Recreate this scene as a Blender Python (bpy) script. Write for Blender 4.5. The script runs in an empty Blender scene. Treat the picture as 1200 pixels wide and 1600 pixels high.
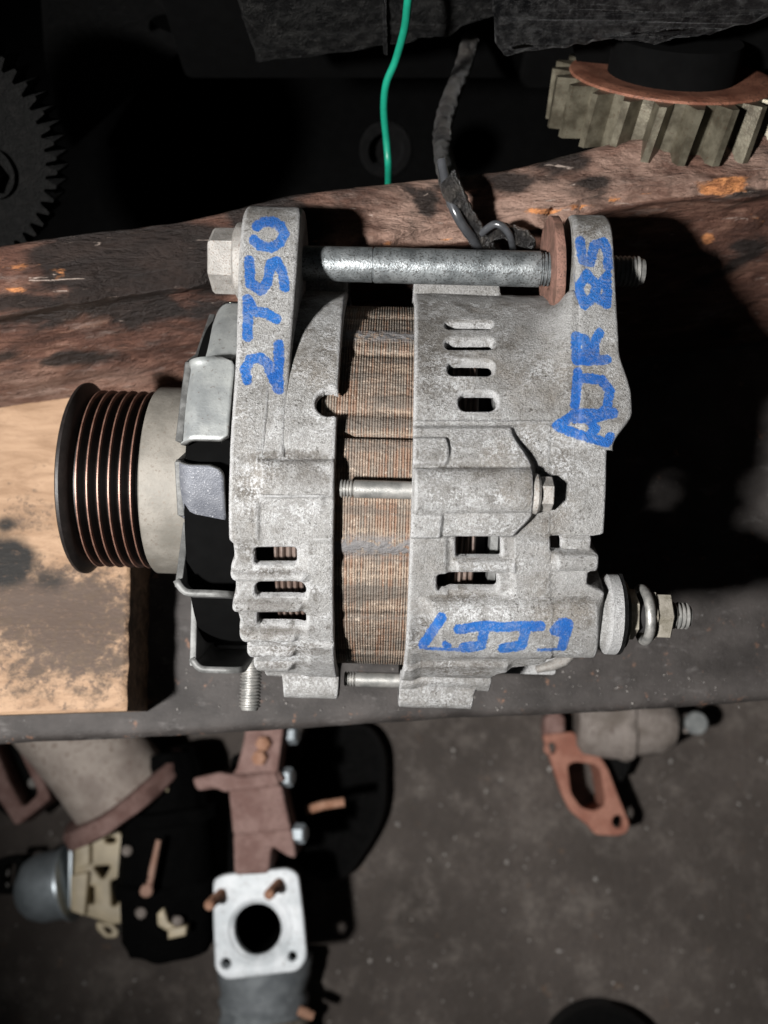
import bpy, bmesh, math, random
import numpy as np
from mathutils import Vector, Matrix, noise as mnoise
R = math.radians
random.seed(7); rng = np.random.default_rng(7)
SC = bpy.context.scene
COL = SC.collection

# ------------------------------------------------------------ camera, world, lamp
TILT = R(12.0); CAM = np.array([0.0, -0.0746, 0.377]); F = 1500.0
cd = bpy.data.cameras.new('camera'); cam = bpy.data.objects.new('camera', cd); COL.objects.link(cam)
cam.location = CAM; cam.rotation_euler = (TILT, 0, 0)
cd.sensor_width = 36.0; cd.lens = 36.0 * F / 1600.0
cd.clip_start = 0.01; cd.clip_end = 50
cd.dof.use_dof = True; cd.dof.focus_distance = 0.272; cd.dof.aperture_fstop = 13.0
SC.camera = cam

w = bpy.data.worlds.new('World'); SC.world = w; w.use_nodes = True
w.node_tree.nodes['Background'].inputs[0].default_value = (0.85, 0.93, 1.0, 1)
w.node_tree.nodes['Background'].inputs[1].default_value = 0.016

ld = bpy.data.lights.new('work_lamp', 'SPOT'); lamp = bpy.data.objects.new('work_lamp', ld); COL.objects.link(lamp)
lamp.location = (-0.28, -0.19, 0.56)
aim = Vector((0.03, -0.04, 0.04)) - Vector(lamp.location)
lamp.rotation_euler = aim.to_track_quat('-Z', 'Y').to_euler()
ld.energy = 41.0; ld.spot_size = R(77); ld.spot_blend = 1.0; ld.shadow_soft_size = 0.022
ld.color = (1.0, 0.985, 0.97)

SC.view_settings.view_transform = 'Standard'; SC.view_settings.look = 'None'
SC.view_settings.exposure = 0.0; SC.view_settings.gamma = 1.0

# ------------------------------------------------------------ geometry of the view (used to measure the photo)
ct, st = math.cos(TILT), math.sin(TILT)
def ray(u, v):
    a = (u - 600.0) / F; b = -(v - 800.0) / F
    return np.array([a, b * ct + st, b * st - ct])
def px(u, v, z):
    d = ray(u, v); t = (z - CAM[2]) / d[2]
    return Vector(CAM + t * d)
def pxy(u, v, y):
    d = ray(u, v); t = (y - CAM[1]) / d[1]
    return Vector(CAM + t * d)
def proj(X, Y, Z):
    x = X - CAM[0]; y = Y - CAM[1]; z = Z - CAM[2]
    D = y * st - z * ct; U = y * ct + z * st
    return 600 + F * x / D, 800 - F * U / D

# ------------------------------------------------------------ object helpers
def link(name, me, mat, parent=None, smooth=True):
    o = bpy.data.objects.new(name, me); COL.objects.link(o)
    if mat is not None:
        me.materials.clear(); me.materials.append(mat)
    if smooth: me.polygons.foreach_set('use_smooth', [True] * len(me.polygons))
    if parent is not None: o.parent = parent
    return o
def tag(o, label=None, cat=None, group=None, kind=None):
    if label: o['label'] = label
    if cat: o['category'] = cat
    if group: o['group'] = group
    if kind: o['kind'] = kind
    return o
def empty(name, loc=(0, 0, 0), rot=(0, 0, 0)):
    o = bpy.data.objects.new(name, None); COL.objects.link(o)
    o.location = loc; o.rotation_euler = rot; o.empty_display_size = 0.02
    return o
def mesh(name, verts, faces):
    me = bpy.data.meshes.new(name); me.from_pydata([tuple(v) for v in verts], [], faces); me.update(); return me
def sharp(me, ang=35):
    me.polygons.foreach_set('use_smooth', [True] * len(me.polygons))
    me.set_sharp_from_angle(angle=R(ang)); return me
def frame(axis):
    a = Vector(axis).normalized()
    h = Vector((0, 0, 1)) if abs(a.z) < 0.9 else Vector((0, 1, 0))
    b = h.cross(a).normalized(); c = a.cross(b); return a, b, c
def lathe(prof, org=(0, 0, 0), axis=(1, 0, 0), seg=64, wob=0.0, ph=0.0, ang=35, cap=True):
    """prof: (distance along the axis, radius) list"""
    a, b, c = frame(axis); o = Vector(org); vs = []; fs = []
    n = len(prof)
    for (s, r) in prof:
        for k in range(seg):
            t = 2 * math.pi * k / seg + ph
            rr = r + (wob * mnoise.noise(Vector((s * 300, math.cos(t) * 3, math.sin(t) * 3))) if wob else 0)
            vs.append(o + a * s + (b * math.cos(t) + c * math.sin(t)) * rr)
    for i in range(n - 1):
        for k in range(seg):
            k2 = (k + 1) % seg
            fs.append((i * seg + k, i * seg + k2, (i + 1) * seg + k2, (i + 1) * seg + k))
    if cap and prof[0][1] > 1e-6: fs.append(tuple(range(seg - 1, -1, -1)))
    if cap and prof[-1][1] > 1e-6: fs.append(tuple((n - 1) * seg + k for k in range(seg)))
    me = mesh('lathe', vs, fs); sharp(me, ang); return me
def tube(path, rad, seg=12, cap=True):
    P = [Vector(p) for p in path]; n = len(P)
    rads = rad if isinstance(rad, (list, tuple)) else [rad] * n
    vs = []; fs = []; up = None
    for i, p in enumerate(P):
        t = (P[min(i + 1, n - 1)] - P[max(i - 1, 0)]).normalized()
        if up is None:
            up = Vector((0, 0, 1)) if abs(t.z) < 0.9 else Vector((0, 1, 0))
        s = t.cross(up).normalized(); up = s.cross(t).normalized()
        for k in range(seg):
            a = 2 * math.pi * k / seg
            vs.append(p + (s * math.cos(a) + up * math.sin(a)) * rads[i])
    for i in range(n - 1):
        for k in range(seg):
            k2 = (k + 1) % seg
            fs.append((i * seg + k, (i + 1) * seg + k, (i + 1) * seg + k2, i * seg + k2))
    if cap:
        fs.append(tuple(range(seg))); fs.append(tuple((n - 1) * seg + k for k in range(seg - 1, -1, -1)))
    me = mesh('tube', vs, fs); sharp(me, 50)
    return me
def spline(pts, n=8):
    P = [Vector(p) for p in pts]; out = []
    for i in range(len(P) - 1):
        p0 = P[max(i - 1, 0)]; p1 = P[i]; p2 = P[i + 1]; p3 = P[min(i + 2, len(P) - 1)]
        for k in range(n):
            t = k / n
            out.append(0.5 * ((2 * p1) + (p2 - p0) * t + (2 * p0 - 5 * p1 + 4 * p2 - p3) * t * t + (3 * p1 - p0 - 3 * p2 + p3) * t ** 3))
    out.append(P[-1]); return out
def plate(loops, thick, bevel=0.001, res=2):
    """2D loops (first the outline, then holes) in metres -> bevelled solid, top at z=0"""
    c = bpy.data.curves.new('plate', 'CURVE'); c.dimensions = '2D'; c.fill_mode = 'BOTH'
    for lp in loops:
        s = c.splines.new('POLY'); s.points.add(len(lp) - 1)
        for p, q in zip(s.points, lp): p.co = (q[0], q[1], 0, 1)
        s.use_cyclic_u = True
    c.extrude = max(thick / 2 - bevel, 1e-5); c.bevel_depth = bevel; c.bevel_resolution = res; c.offset = -bevel
    o = bpy.data.objects.new('plate', c); COL.objects.link(o)
    dg = bpy.context.evaluated_depsgraph_get(); dg.update()
    me = bpy.data.meshes.new_from_object(o.evaluated_get(dg))
    bpy.data.objects.remove(o); bpy.data.curves.remove(c)
    bm = bmesh.new(); bm.from_mesh(me); bmesh.ops.remove_doubles(bm, verts=bm.verts, dist=1e-6)
    for v in bm.verts: v.co.z -= thick / 2
    bmesh.ops.recalc_face_normals(bm, faces=bm.faces); bm.to_mesh(me); bm.free()
    sharp(me, 40); return me
def circ(cx, cy, r, n=24, ry=None):
    ry = ry or r
    return [(cx + r * math.cos(2 * math.pi * k / n), cy + ry * math.sin(2 * math.pi * k / n)) for k in range(n)]
def rounded(pts, r, n=4):
    out = []; m = len(pts)
    for i in range(m):
        p = Vector(pts[i]); a = Vector(pts[i - 1]) - p; b = Vector(pts[(i + 1) % m]) - p
        rr = min(r, a.length * .45, b.length * .45)
        s = p + a.normalized() * rr; e = p + b.normalized() * rr
        for k in range(n + 1):
            t = k / n; q = s * (1 - t) ** 2 + p * 2 * t * (1 - t) + e * t * t
            out.append((q.x, q.y))
    return out
def pxplate(loops, z, thick, bevel=0.001, rnd=0.0):
    """photo-measured outline lying on the level plane z"""
    L = []
    for i, lp in enumerate(loops):
        q = [(px(u, v, z).x, px(u, v, z).y) for u, v in lp]
        if rnd and len(q) < 16: q = rounded(q, rnd)
        L.append(q)
    me = plate(L, thick, bevel); me.transform(Matrix.Translation((0, 0, z))); return me
def box(x0, x1, y0, y1, z0, z1, bev=0.001, seg=2, M=None):
    bm = bmesh.new(); bmesh.ops.create_cube(bm, size=1)
    for v in bm.verts: v.co = Vector(((x0 + x1) / 2 + v.co.x * (x1 - x0), (y0 + y1) / 2 + v.co.y * (y1 - y0), (z0 + z1) / 2 + v.co.z * (z1 - z0)))
    if bev: bmesh.ops.bevel(bm, geom=list(bm.edges), offset=bev, segments=seg, affect='EDGES', profile=.5)
    if M is not None: bmesh.ops.transform(bm, matrix=M, verts=bm.verts)
    me = bpy.data.meshes.new('box'); bm.to_mesh(me); bm.free(); sharp(me, 40); return me
def join(*mes):
    bm = bmesh.new()
    for m in mes: bm.from_mesh(m)
    me = bpy.data.meshes.new('joined'); bm.to_mesh(me); bm.free(); sharp(me, 40); return me
def rough(me, amp, scale, cuts=0, seed=0.0):
    if cuts:
        bm = bmesh.new(); bm.from_mesh(me)
        bmesh.ops.triangulate(bm, faces=[f for f in bm.faces if len(f.verts) > 4])
        bmesh.ops.subdivide_edges(bm, edges=bm.edges, cuts=cuts, use_grid_fill=True); bm.to_mesh(me); bm.free()
    for v in me.vertices:
        n = mnoise.noise_vector(v.co * scale + Vector((seed, 3.1, seed)))
        v.co += n * amp
    me.update(); return me
def center_origin(o):
    """move a top-level mesh's origin to the middle of its base"""
    me = o.data
    co = np.empty(len(me.vertices) * 3); me.vertices.foreach_get('co', co); co = co.reshape(-1, 3)
    c = Vector(((co[:, 0].min() + co[:, 0].max()) / 2, (co[:, 1].min() + co[:, 1].max()) / 2, co[:, 2].min()))
    me.transform(Matrix.Translation(-c)); o.location = o.location + c; return o

# ------------------------------------------------------------ materials
class NT:
    def __init__(s, name):
        s.m = bpy.data.materials.new(name); s.m.use_nodes = True; s.t = s.m.node_tree
        s.b = s.t.nodes['Principled BSDF']; s.co = s.t.nodes.new('ShaderNodeTexCoord').outputs['Object']
    def n(s, ty, **k):
        q = s.t.nodes.new(ty)
        for a, b in k.items(): setattr(q, a, b)
        return q
    def set(s, sock, val):
        if isinstance(val, bpy.types.NodeSocket): s.t.links.new(val, sock)
        elif isinstance(val, tuple) and len(val) == 3 and sock.type == 'RGBA': sock.default_value = (*val, 1)
        elif sock.type == 'RGBA' and isinstance(val, (int, float)): sock.default_value = (val, val, val, 1)
        else: sock.default_value = val
    def map(s, sc=(1, 1, 1), rot=(0, 0, 0), loc=(0, 0, 0)):
        q = s.n('ShaderNodeMapping'); s.set(q.inputs[0], s.co)
        q.inputs['Scale'].default_value = sc; q.inputs['Rotation'].default_value = rot; q.inputs['Location'].default_value = loc
        return q.outputs[0]
    def noise(s, scale, detail=4, rough=.55, dist=0.0, vec=None, w=0):
        q = s.n('ShaderNodeTexNoise'); s.set(q.inputs['Vector'], vec or s.co)
        q.inputs['Scale'].default_value = scale; q.inputs['Detail'].default_value = detail
        q.inputs['Roughness'].default_value = rough; q.inputs['Distortion'].default_value = dist
        return q.outputs['Fac']
    def vor(s, scale, feat='F1', vec=None):
        q = s.n('ShaderNodeTexVoronoi', feature=feat); s.set(q.inputs['Vector'], vec or s.co)
        q.inputs['Scale'].default_value = scale; return q.outputs['Distance']
    def step(s, x, a, b):
        q = s.n('ShaderNodeMapRange', interpolation_type='SMOOTHSTEP'); s.set(q.inputs[0], x)
        q.inputs[1].default_value = a; q.inputs[2].default_value = b; return q.outputs[0]
    def math(s, op, a, b=0.0):
        q = s.n('ShaderNodeMath', operation=op); s.set(q.inputs[0], a); s.set(q.inputs[1], b); return q.outputs[0]
    def mix(s, f, a, b, mode='MIX'):
        q = s.n('ShaderNodeMix', data_type='RGBA', blend_type=mode); s.set(q.inputs[0], f); s.set(q.inputs[6], a); s.set(q.inputs[7], b)
        return q.outputs[2]
    def attr(s, name):
        return s.n('ShaderNodeAttribute', attribute_name=name).outputs['Fac']
    def bump(s, h, strength=.5, dist=.0005, prev=None):
        q = s.n('ShaderNodeBump'); q.inputs['Strength'].default_value = strength; q.inputs['Distance'].default_value = dist
        s.set(q.inputs['Height'], h)
        if prev: s.set(q.inputs['Normal'], prev)
        return q.outputs[0]
    def out(s, col, rough=.6, metal=0.0, normal=None, spec=.5):
        s.set(s.b.inputs['Base Color'], col); s.set(s.b.inputs['Roughness'], rough); s.set(s.b.inputs['Metallic'], metal)
        s.b.inputs['Specular IOR Level'].default_value = spec
        if normal: s.set(s.b.inputs['Normal'], normal)
        return s.m

def m_cast(name='corroded_cast_aluminium', light=1.0, dirt=1.0):
    t = NT(name)
    big = t.noise(60, 5, .6); mid = t.noise(300, 6, .7); fine = t.noise(1350, 5, .75); grit = t.noise(3600, 3, .7)
    grime_shade = t.attr('grime_shade'); bloom_light = t.attr('bloom_light')
    c = t.mix(t.step(big, .33, .68), (.29 * light, .282 * light, .268 * light), (.40 * light, .393 * light, .38 * light))
    c = t.mix(t.math('MULTIPLY', t.step(t.noise(38, 5, .6, vec=t.map(loc=(3, 1, 2))), .52, .72), .5 * dirt), c, (.21, .175, .135))
    # grey brown grime in uneven smears, plus the painted shade between fins
    gm = t.math('ADD', t.noise(150, 6, .75, .4, vec=t.map(loc=(8, 1, 2))), t.math('MULTIPLY', grime_shade, .30))
    c = t.mix(t.math('MULTIPLY', t.step(gm, .52, .74), .72 * dirt), c, (.115, .100, .083))
    # white oxide in grainy patches, plus painted bright fin crests
    patch = t.math('ADD', t.math('MULTIPLY', t.step(t.noise(70, 5, .65, vec=t.map(loc=(1, 9, 4))), .44, .66), .62), t.math('MULTIPLY', bloom_light, .95))
    sp = t.math('MULTIPLY', t.step(t.math('ADD', t.math('MULTIPLY', mid, .4), t.math('MULTIPLY', fine, .6)), .475, .555), t.math('ADD', t.math('MULTIPLY', patch, .72), .13))
    c = t.mix(t.math('MINIMUM', sp, 1.0), c, (.74 * light, .745 * light, .75 * light))
    pnt = t.n('ShaderNodeNewGeometry').outputs['Pointiness']
    c = t.mix(t.math('MULTIPLY', t.step(pnt, .508, .545), .55), c, (.62 * light, .62 * light, .62 * light))
    pit = t.step(t.noise(1000, 5, .75, vec=t.map(loc=(5, 5, 1))), .545, .63)
    pm = t.math('ADD', t.math('MULTIPLY', t.step(t.noise(140, 4, .6, vec=t.map(loc=(7, 2, 1))), .40, .62), .62), t.math('ADD', t.math('MULTIPLY', grime_shade, .3), .16))
    c = t.mix(t.math('MINIMUM', t.math('MULTIPLY', pit, pm), 1.0), c, (.06, .051, .042))
    c = t.mix(t.step(grit, .3, .65), t.mix(1.0, c, (.52, .52, .52), 'MULTIPLY'), c)
    # marker ink, a flat print carried as a distance along the surface
    ink = t.math('ADD', t.attr('ink'), t.math('MULTIPLY', t.math('SUBTRACT', t.noise(700, 4, .7), .5), 8.0))
    wear = t.step(t.math('ADD', t.math('MULTIPLY', mid, .5), t.math('MULTIPLY', fine, .5)), .58, .46)
    k = t.math('MULTIPLY', t.step(ink, 1.2, -1.0), t.math('ADD', t.math('MULTIPLY', wear, .28), .70))
    c = t.mix(k, c, t.mix(t.step(big, .3, .7), (.003, .078, .32), (.009, .13, .43)))
    h = t.math('ADD', t.math('MULTIPLY', fine, .9), t.math('ADD', t.math('MULTIPLY', grit, .5), t.math('MULTIPLY', mid, .35)))
    return t.out(c, t.mix(k, .62, .5), .1, t.bump(h, .85, .0011), .4)

def m_metal(name, c0, c1, rough=.4, metal=.8, scale=200, spots=None, bump=.2, spotc=(.05, .04, .035)):
    t = NT(name)
    n = t.noise(scale, 5, .6); f = t.noise(scale * 9, 3, .6)
    c = t.mix(t.step(n, .33, .68), c0, c1)
    if spots: c = t.mix(t.math('MULTIPLY', t.step(f, spots, spots + .12), .8), c, spotc)
    r = t.math('ADD', t.math('MULTIPLY', n, .25), rough - .1)
    return t.out(c, r, metal, t.bump(t.math('ADD', f, n), bump, .0004), .5)

def m_rust(name, c0, c1, c2, scale=160, metal=0.0, rough=.75):
    t = NT(name)
    n = t.noise(scale, 6, .65); f = t.noise(scale * 8, 4, .65)
    c = t.mix(t.step(n, .35, .6), c0, c1); c = t.mix(t.step(f, .52, .68), c, c2)
    return t.out(c, rough, metal, t.bump(t.math('ADD', f, n), .5, .0006), .3)

def m_wood_red():
    t = NT('grimy_red_brown_timber')
    g = t.noise(75, 8, .72, .8, vec=t.map((.38, 1, 1.3))); b = t.noise(38, 5, .6, .6, vec=t.map((.5, 1, 1)))
    f = t.noise(500, 5, .65, vec=t.map((.3, 1, 1)))
    c = t.mix(t.step(g, .3, .7), (.042, .019, .013), (.135, .063, .043))
    c = t.mix(t.math('MULTIPLY', t.step(g, .50, .68), .45), c, (.26, .155, .11))
    dust = t.step(t.noise(120, 6, .7, vec=t.map((.35, 1, 1), loc=(2, 0, 0))), .55, .72)
    c = t.mix(t.math('MULTIPLY', dust, .45), c, (.27, .225, .20))
    c = t.mix(t.math('MULTIPLY', t.attr('paler'), t.math('ADD', t.math('MULTIPLY', t.step(t.noise(90, 6, .7, vec=t.map((.5, 1, 1), loc=(7, 1, 1))), .36, .62), .75), .1)), c, (.31, .205, .16))
    oil_shade = t.step(t.math('ADD', b, t.math('MULTIPLY', t.attr('oil_shade'), .5)), .54, .68)
    c = t.mix(t.math('MULTIPLY', oil_shade, .93), c, (.012, .010, .009))
    c = t.mix(t.step(f, .62, .72), c, t.mix(1.0, c, (.35, .3, .28), 'MULTIPLY'))
    scr = t.noise(420, 4, .6, 1.5, vec=t.map((.10, 1, 1), rot=(0, 0, .12)))
    c = t.mix(t.math('MULTIPLY', t.step(scr, .66, .71), .7), c, (.42, .34, .29))
    c = t.mix(t.math('MULTIPLY', t.step(scr, .36, .31), .7), c, (.02, .013, .010))
    fresh = t.step(t.math('ADD', t.attr('fresh'), t.math('MULTIPLY', t.math('SUBTRACT', t.noise(260, 5, .7, vec=t.map((.35, 1, 1))), .5), 1.8)), .45, .75)
    c = t.mix(fresh, c, t.mix(t.step(f, .4, .65), (.62, .26, .10), (.30, .12, .05)))
    return t.out(c, t.mix(oil_shade, .62, .5), 0, t.bump(t.math('ADD', t.math('ADD', g, f), t.math('ADD', t.math('MULTIPLY', b, .5), t.noise(240, 6, .75, vec=t.map((.4, 1, 1))))), 1.0, .0022), .25)

def m_wood_board():
    t = NT('stained_pale_board')
    v = t.map((.25, 1, 1))
    g = t.noise(170, 5, .6, .8, vec=v); f = t.noise(900, 4, .7, vec=t.map((.4, 1, 1)))
    c = t.mix(t.step(g, .32, .68), (.22, .135, .080), (.315, .205, .128))
    st = t.math('ADD', t.math('ADD', t.math('MULTIPLY', t.noise(70, 6, .7, vec=t.map((.8, 1, 1))), .45), t.math('MULTIPLY', t.noise(260, 8, .75, .3, vec=t.map((.75, 1, 1))), .55)), t.math('MULTIPLY', t.attr('stain'), .20))
    c = t.mix(t.math('MULTIPLY', t.step(st, .545, .72), .9), c, (.045, .031, .022))
    st2 = t.math('ADD', t.noise(330, 5, .7), t.math('MULTIPLY', t.attr('stain'), .22))
    c = t.mix(t.math('MULTIPLY', t.step(st2, .64, .76), .75), c, (.06, .04, .03))
    oil_shade = t.step(t.math('ADD', t.attr('oil_shade'), t.math('MULTIPLY', t.math('SUBTRACT', t.noise(70, 5, .6), .5), .8)), .35, .85)
    c = t.mix(oil_shade, c, (.008, .007, .006))
    c = t.mix(t.math('MULTIPLY', t.step(f, .55, .7), .35), c, (.18, .11, .07))
    return t.out(c, .7, 0, t.bump(t.math('ADD', g, f), .45, .0006), .3)

def m_plank():
    t = NT('dirty_black_bench_plank')
    b = t.noise(55, 5, .6); g = t.noise(160, 6, .7, vec=t.map((.5, 1, 1))); f = t.noise(900, 4, .7)
    c = t.mix(t.step(b, .3, .7), (.018, .015, .0135), (.046, .040, .037))
    c = t.mix(t.math('MULTIPLY', t.step(g, .55, .75), .6), c, (.125, .115, .11))
    c = t.mix(t.math('MULTIPLY', t.step(t.noise(140, 6, .7, vec=t.map(loc=(4, 2, 0))), .60, .72), .7), c, (.22, .11, .065))
    c = t.mix(t.step(f, .66, .74), c, (.30, .29, .28))
    return t.out(c, .68, 0, t.bump(t.math('ADD', g, f), .5, .0005), .35)

def m_floor():
    t = NT('oily_workshop_floor')
    b = t.noise(7, 6, .6); m = t.noise(34, 8, .75); f = t.noise(170, 5, .7)
    c = t.mix(t.step(b, .3, .7), (.048, .039, .033), (.092, .076, .066))
    c = t.mix(t.math('MULTIPLY', t.step(m, .46, .72), .85), c, (.165, .142, .124))
    c = t.mix(t.math('MULTIPLY', t.step(f, .50, .7), .55), c, (.05, .043, .040))
    c = t.mix(t.step(t.noise(260, 3, .6), .68, .73), c, (.36, .33, .30))
    c = t.mix(t.math('MULTIPLY', t.step(t.noise(60, 4, .6, vec=t.map(loc=(9, 0, 0))), .64, .72), .5), c, (.20, .12, .07))
    return t.out(c, .72, 0, t.bump(t.math('ADD', m, f), .5, .004), .3)

def m_black(name, c0=(.0035, .0035, .0035), c1=(.011, .0105, .010), rough=.6, scale=300, metal=0.0, dust=.66):
    t = NT(name); n = t.noise(scale, 6, .7); f = t.noise(scale * 4, 4, .7)
    c = t.mix(t.step(n, .4, .7), c0, c1)
    c = t.mix(t.math('MULTIPLY', t.step(f, dust, dust + .1), .5), c, (.17, .16, .15))
    return t.out(c, rough, metal, t.bump(t.math('ADD', n, f), 1.0, .004), .22)

def m_stator():
    t = NT('rusty_steel_laminations')
    lam = t.attr('groove'); n = t.noise(130, 6, .65); s = t.noise(800, 4, .65, vec=t.map((.5, 1, 1)))
    line = t.noise(1500, 2, .5, vec=t.map((1, .03, .03)))
    c = t.mix(t.step(n, .36, .64), (.165, .148, .125), (.225, .175, .135))
    c = t.mix(t.math('MULTIPLY', t.step(line, .48, .64), .75), c, (.19, .102, .062))
    c = t.mix(t.math('MULTIPLY', t.step(s, .52, .66), .55), c, (.085, .066, .052))
    c = t.mix(t.math('MULTIPLY', t.step(t.noise(600, 5, .7, vec=t.map(loc=(1, 7, 2))), .56, .66), .7), c, (.42, .35, .28))
    c = t.mix(t.math('MULTIPLY', t.math('MULTIPLY', t.step(lam, .0, 1.), .75), t.step(s, .75, .4)), c, (.075, .036, .021))
    bnd = t.noise(210, 4, .6, vec=t.map((.12, 1, 1), loc=(3, 3, 3)))
    c = t.mix(t.math('MULTIPLY', t.step(bnd, .52, .60), .6), c, (.095, .082, .07))
    c = t.mix(t.math('MULTIPLY', t.math('MULTIPLY', t.step(bnd, .46, .40), t.step(s, .42, .55)), .45), c, (.36, .28, .21))
    wd = t.attr('weld'); c = t.mix(t.math('MULTIPLY', wd, t.step(t.noise(420, 4, .65), .38, .52)), c, (.13, .125, .125))
    return t.out(c, .68, .1, t.bump(t.math('ADD', n, t.math('ADD', s, bnd)), .9, .001), .3)

def m_plain(name, col, rough=.5, metal=0.0, var=.25, scale=150, bump=.15):
    t = NT(name); n = t.noise(scale, 5, .6)
    c = t.mix(t.step(n, .35, .7), tuple(x * (1 - var) for x in col), tuple(min(1, x * (1 + var)) for x in col))
    return t.out(c, rough, metal, t.bump(n, bump, .0008), .5)

M = {}
M['cast'] = m_cast()
M['cast_rear'] = m_cast('dull_cast_aluminium', .93, 1.1)
M['stator'] = m_stator()
M['red'] = m_wood_red(); M['board'] = m_wood_board(); M['plank'] = m_plank(); M['floor'] = m_floor()
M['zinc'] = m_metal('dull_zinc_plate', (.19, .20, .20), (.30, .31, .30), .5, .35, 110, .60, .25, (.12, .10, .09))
M['edge'] = m_metal('sheared_steel_edge', (.075, .075, .072), (.15, .15, .145), .55, .3, 300)
M['fan_dark'] = m_metal('dark_fan_steel', (.085, .09, .105), (.125, .13, .145), .55, .3, 220, .60, .5, (.42, .42, .43))  # darker speckled steel for one vane
M['fan_in'] = m_metal('shaded_fan_steel', (.055, .055, .055), (.10, .10, .10), .6, .3, 220, .62, .3)  # fan steel darkened to carry the shade inside the fan
M['steel'] = m_metal('dirty_bolt_steel', (.17, .185, .19), (.33, .35, .355), .38, .7, 200, .52, .35, (.05, .045, .04))
M['thread'] = m_metal('grey_thread_steel', (.20, .20, .19), (.34, .33, .31), .45, .6, 300, .6, .2)
M['head'] = m_metal('grey_bolt_head', (.20, .19, .175), (.30, .285, .265), .6, .2, 240, .55, .6, (.13, .085, .06))
M['nut'] = m_metal('tarnished_nut', (.20, .18, .14), (.36, .33, .28), .5, .4, 240, .6, .3)
M['washer'] = m_rust('rust_washer', (.10, .055, .04), (.19, .10, .075), (.06, .035, .028), 200)
M['pulley'] = m_plain('pulley_groove_black', (.014, .011, .010), .5, .2, .3, 400)
M['rim'] = m_metal('worn_groove_crest', (.17, .085, .06), (.26, .145, .11), .42, .45, 300)
M['hub'] = m_metal('dull_pulley_steel', (.125, .115, .098), (.195, .179, .155), .62, .2, 110, .56, .2, (.13, .11, .09))
M['wind'] = m_metal('varnished_copper_winding', (.105, .072, .058), (.17, .132, .113), .5, .2, 300)
M['dark'] = m_plain('dark_inside', (.010, .009, .009), .8)
M['black'] = m_black('greasy_black_casting')
M['cover'] = m_black('greasy_black_cover', (.007, .007, .007), (.040, .039, .037), .4, 240, .1, .62)
M['black2'] = m_black('oily_black_casting', (.010, .010, .011), (.075, .074, .073), .28, 330, .3, .60)
M['black2'].node_tree.nodes['Principled BSDF'].inputs['Specular IOR Level'].default_value = .6
M['void'] = m_plain('unlit_black', (.0014, .0014, .0014), .95)  # near black, puts the unlit depth into the colour
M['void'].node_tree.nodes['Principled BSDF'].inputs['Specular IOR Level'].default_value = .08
M['gearred'] = m_rust('red_gear_face', (.15, .058, .036), (.24, .105, .066), (.07, .034, .024), 120, .1, .5)
M['geartooth'] = m_metal('gear_tooth_steel', (.070, .060, .042), (.165, .148, .108), .30, .5, 150, .58, .15, (.09, .06, .04))
M['gearblack'] = m_black('shaded_gear_steel', (.012, .012, .0115), (.021, .020, .019), .6, 260, .05, .66)  # near black, with the shade over the left gear in the colour
M['green'] = m_plain('green_insulation', (.006, .20, .125), .42, 0, .15)
M['tape'] = m_black('dusty_black_tape', (.022, .021, .021), (.095, .085, .075), .28, 160, 0, .60)
M['tape'].node_tree.nodes['Principled BSDF'].inputs['Specular IOR Level'].default_value = .7
M['wire'] = m_plain('grey_wire_sheath', (.05, .052, .056), .22, 0, .3)
M['rustpink'] = m_rust('pinkish_rust', (.165, .092, .078), (.245, .155, .135), (.10, .055, .045), 75)
M['rustflange'] = m_rust('orange_rust_flange', (.27, .11, .075), (.36, .17, .12), (.18, .08, .06), 70)
M['greycast'] = m_rust('brown_grey_casting', (.16, .135, .115), (.27, .235, .21), (.12, .092, .078), 55)
M['pipe'] = m_rust('weathered_pipe', (.27, .225, .195), (.40, .345, .30), (.18, .13, .105), 45)
M['flange'] = m_metal('bright_flange_face', (.58, .62, .64), (.85, .88, .90), .55, .1, 55, .60, .3, (.22, .19, .17))
M['cream'] = m_plain('yellowed_cream_plastic', (.48, .40, .265), .5, 0, .15, 60)
M['galv'] = m_metal('galvanised_can', (.30, .34, .36), (.46, .51, .54), .35, .6, 50)
M['copper'] = m_rust('copper_stud', (.28, .14, .085), (.40, .225, .15), (.18, .085, .05), 120)
M['hose'] = m_metal('dull_grey_hose', (.15, .165, .175), (.25, .27, .28), .65, .1, 90)
M['stone'] = m_plain('pale_grit', (.30, .28, .26), .6, 0, .4, 30)
M['railwood'] = m_rust('worn_pink_timber', (.30, .17, .12), (.40, .25, .19), (.16, .08, .06), 30)

# ------------------------------------------------------------ setting
ground = mesh('floor', [(-8, -8, -.40), (8, -8, -.40), (8, 8, -.40), (-8, 8, -.40)], [(0, 1, 2, 3)])
tag(link('floor', ground, M['floor'], smooth=False), kind='structure')
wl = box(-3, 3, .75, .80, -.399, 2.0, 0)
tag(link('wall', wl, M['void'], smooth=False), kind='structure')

def sm_(a, b, x): t = np.clip((x - a) / (b - a), 0, 1); return t * t * (3 - 2 * t)
def inwin(Rw, w_, a):  # soft box in pixel space
    u0, u1, v0, v1 = a; return np.clip(np.minimum(np.minimum(w_[0] - u0, u1 - w_[0]), np.minimum(w_[1] - v0, v1 - w_[1])) / Rw, 0, 1)
def setattr_(me, name, arr):
    a = me.attributes.new(name, 'FLOAT', 'POINT'); a.data.foreach_set('value', np.asarray(arr, dtype=np.float32).ravel())
def gridmesh(P):
    n, m = P.shape[:2]
    idx = np.arange(n * m).reshape(n, m)
    f = np.stack([idx[:-1, :-1], idx[:-1, 1:], idx[1:, 1:], idx[1:, :-1]], -1).reshape(-1, 4)
    return mesh('grid', P.reshape(-1, 3), f.tolist())
def blob(U, V, u, v, ru, rv):
    return np.exp(-(((U - u) / ru) ** 2 + ((V - v) / rv) ** 2))

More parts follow.
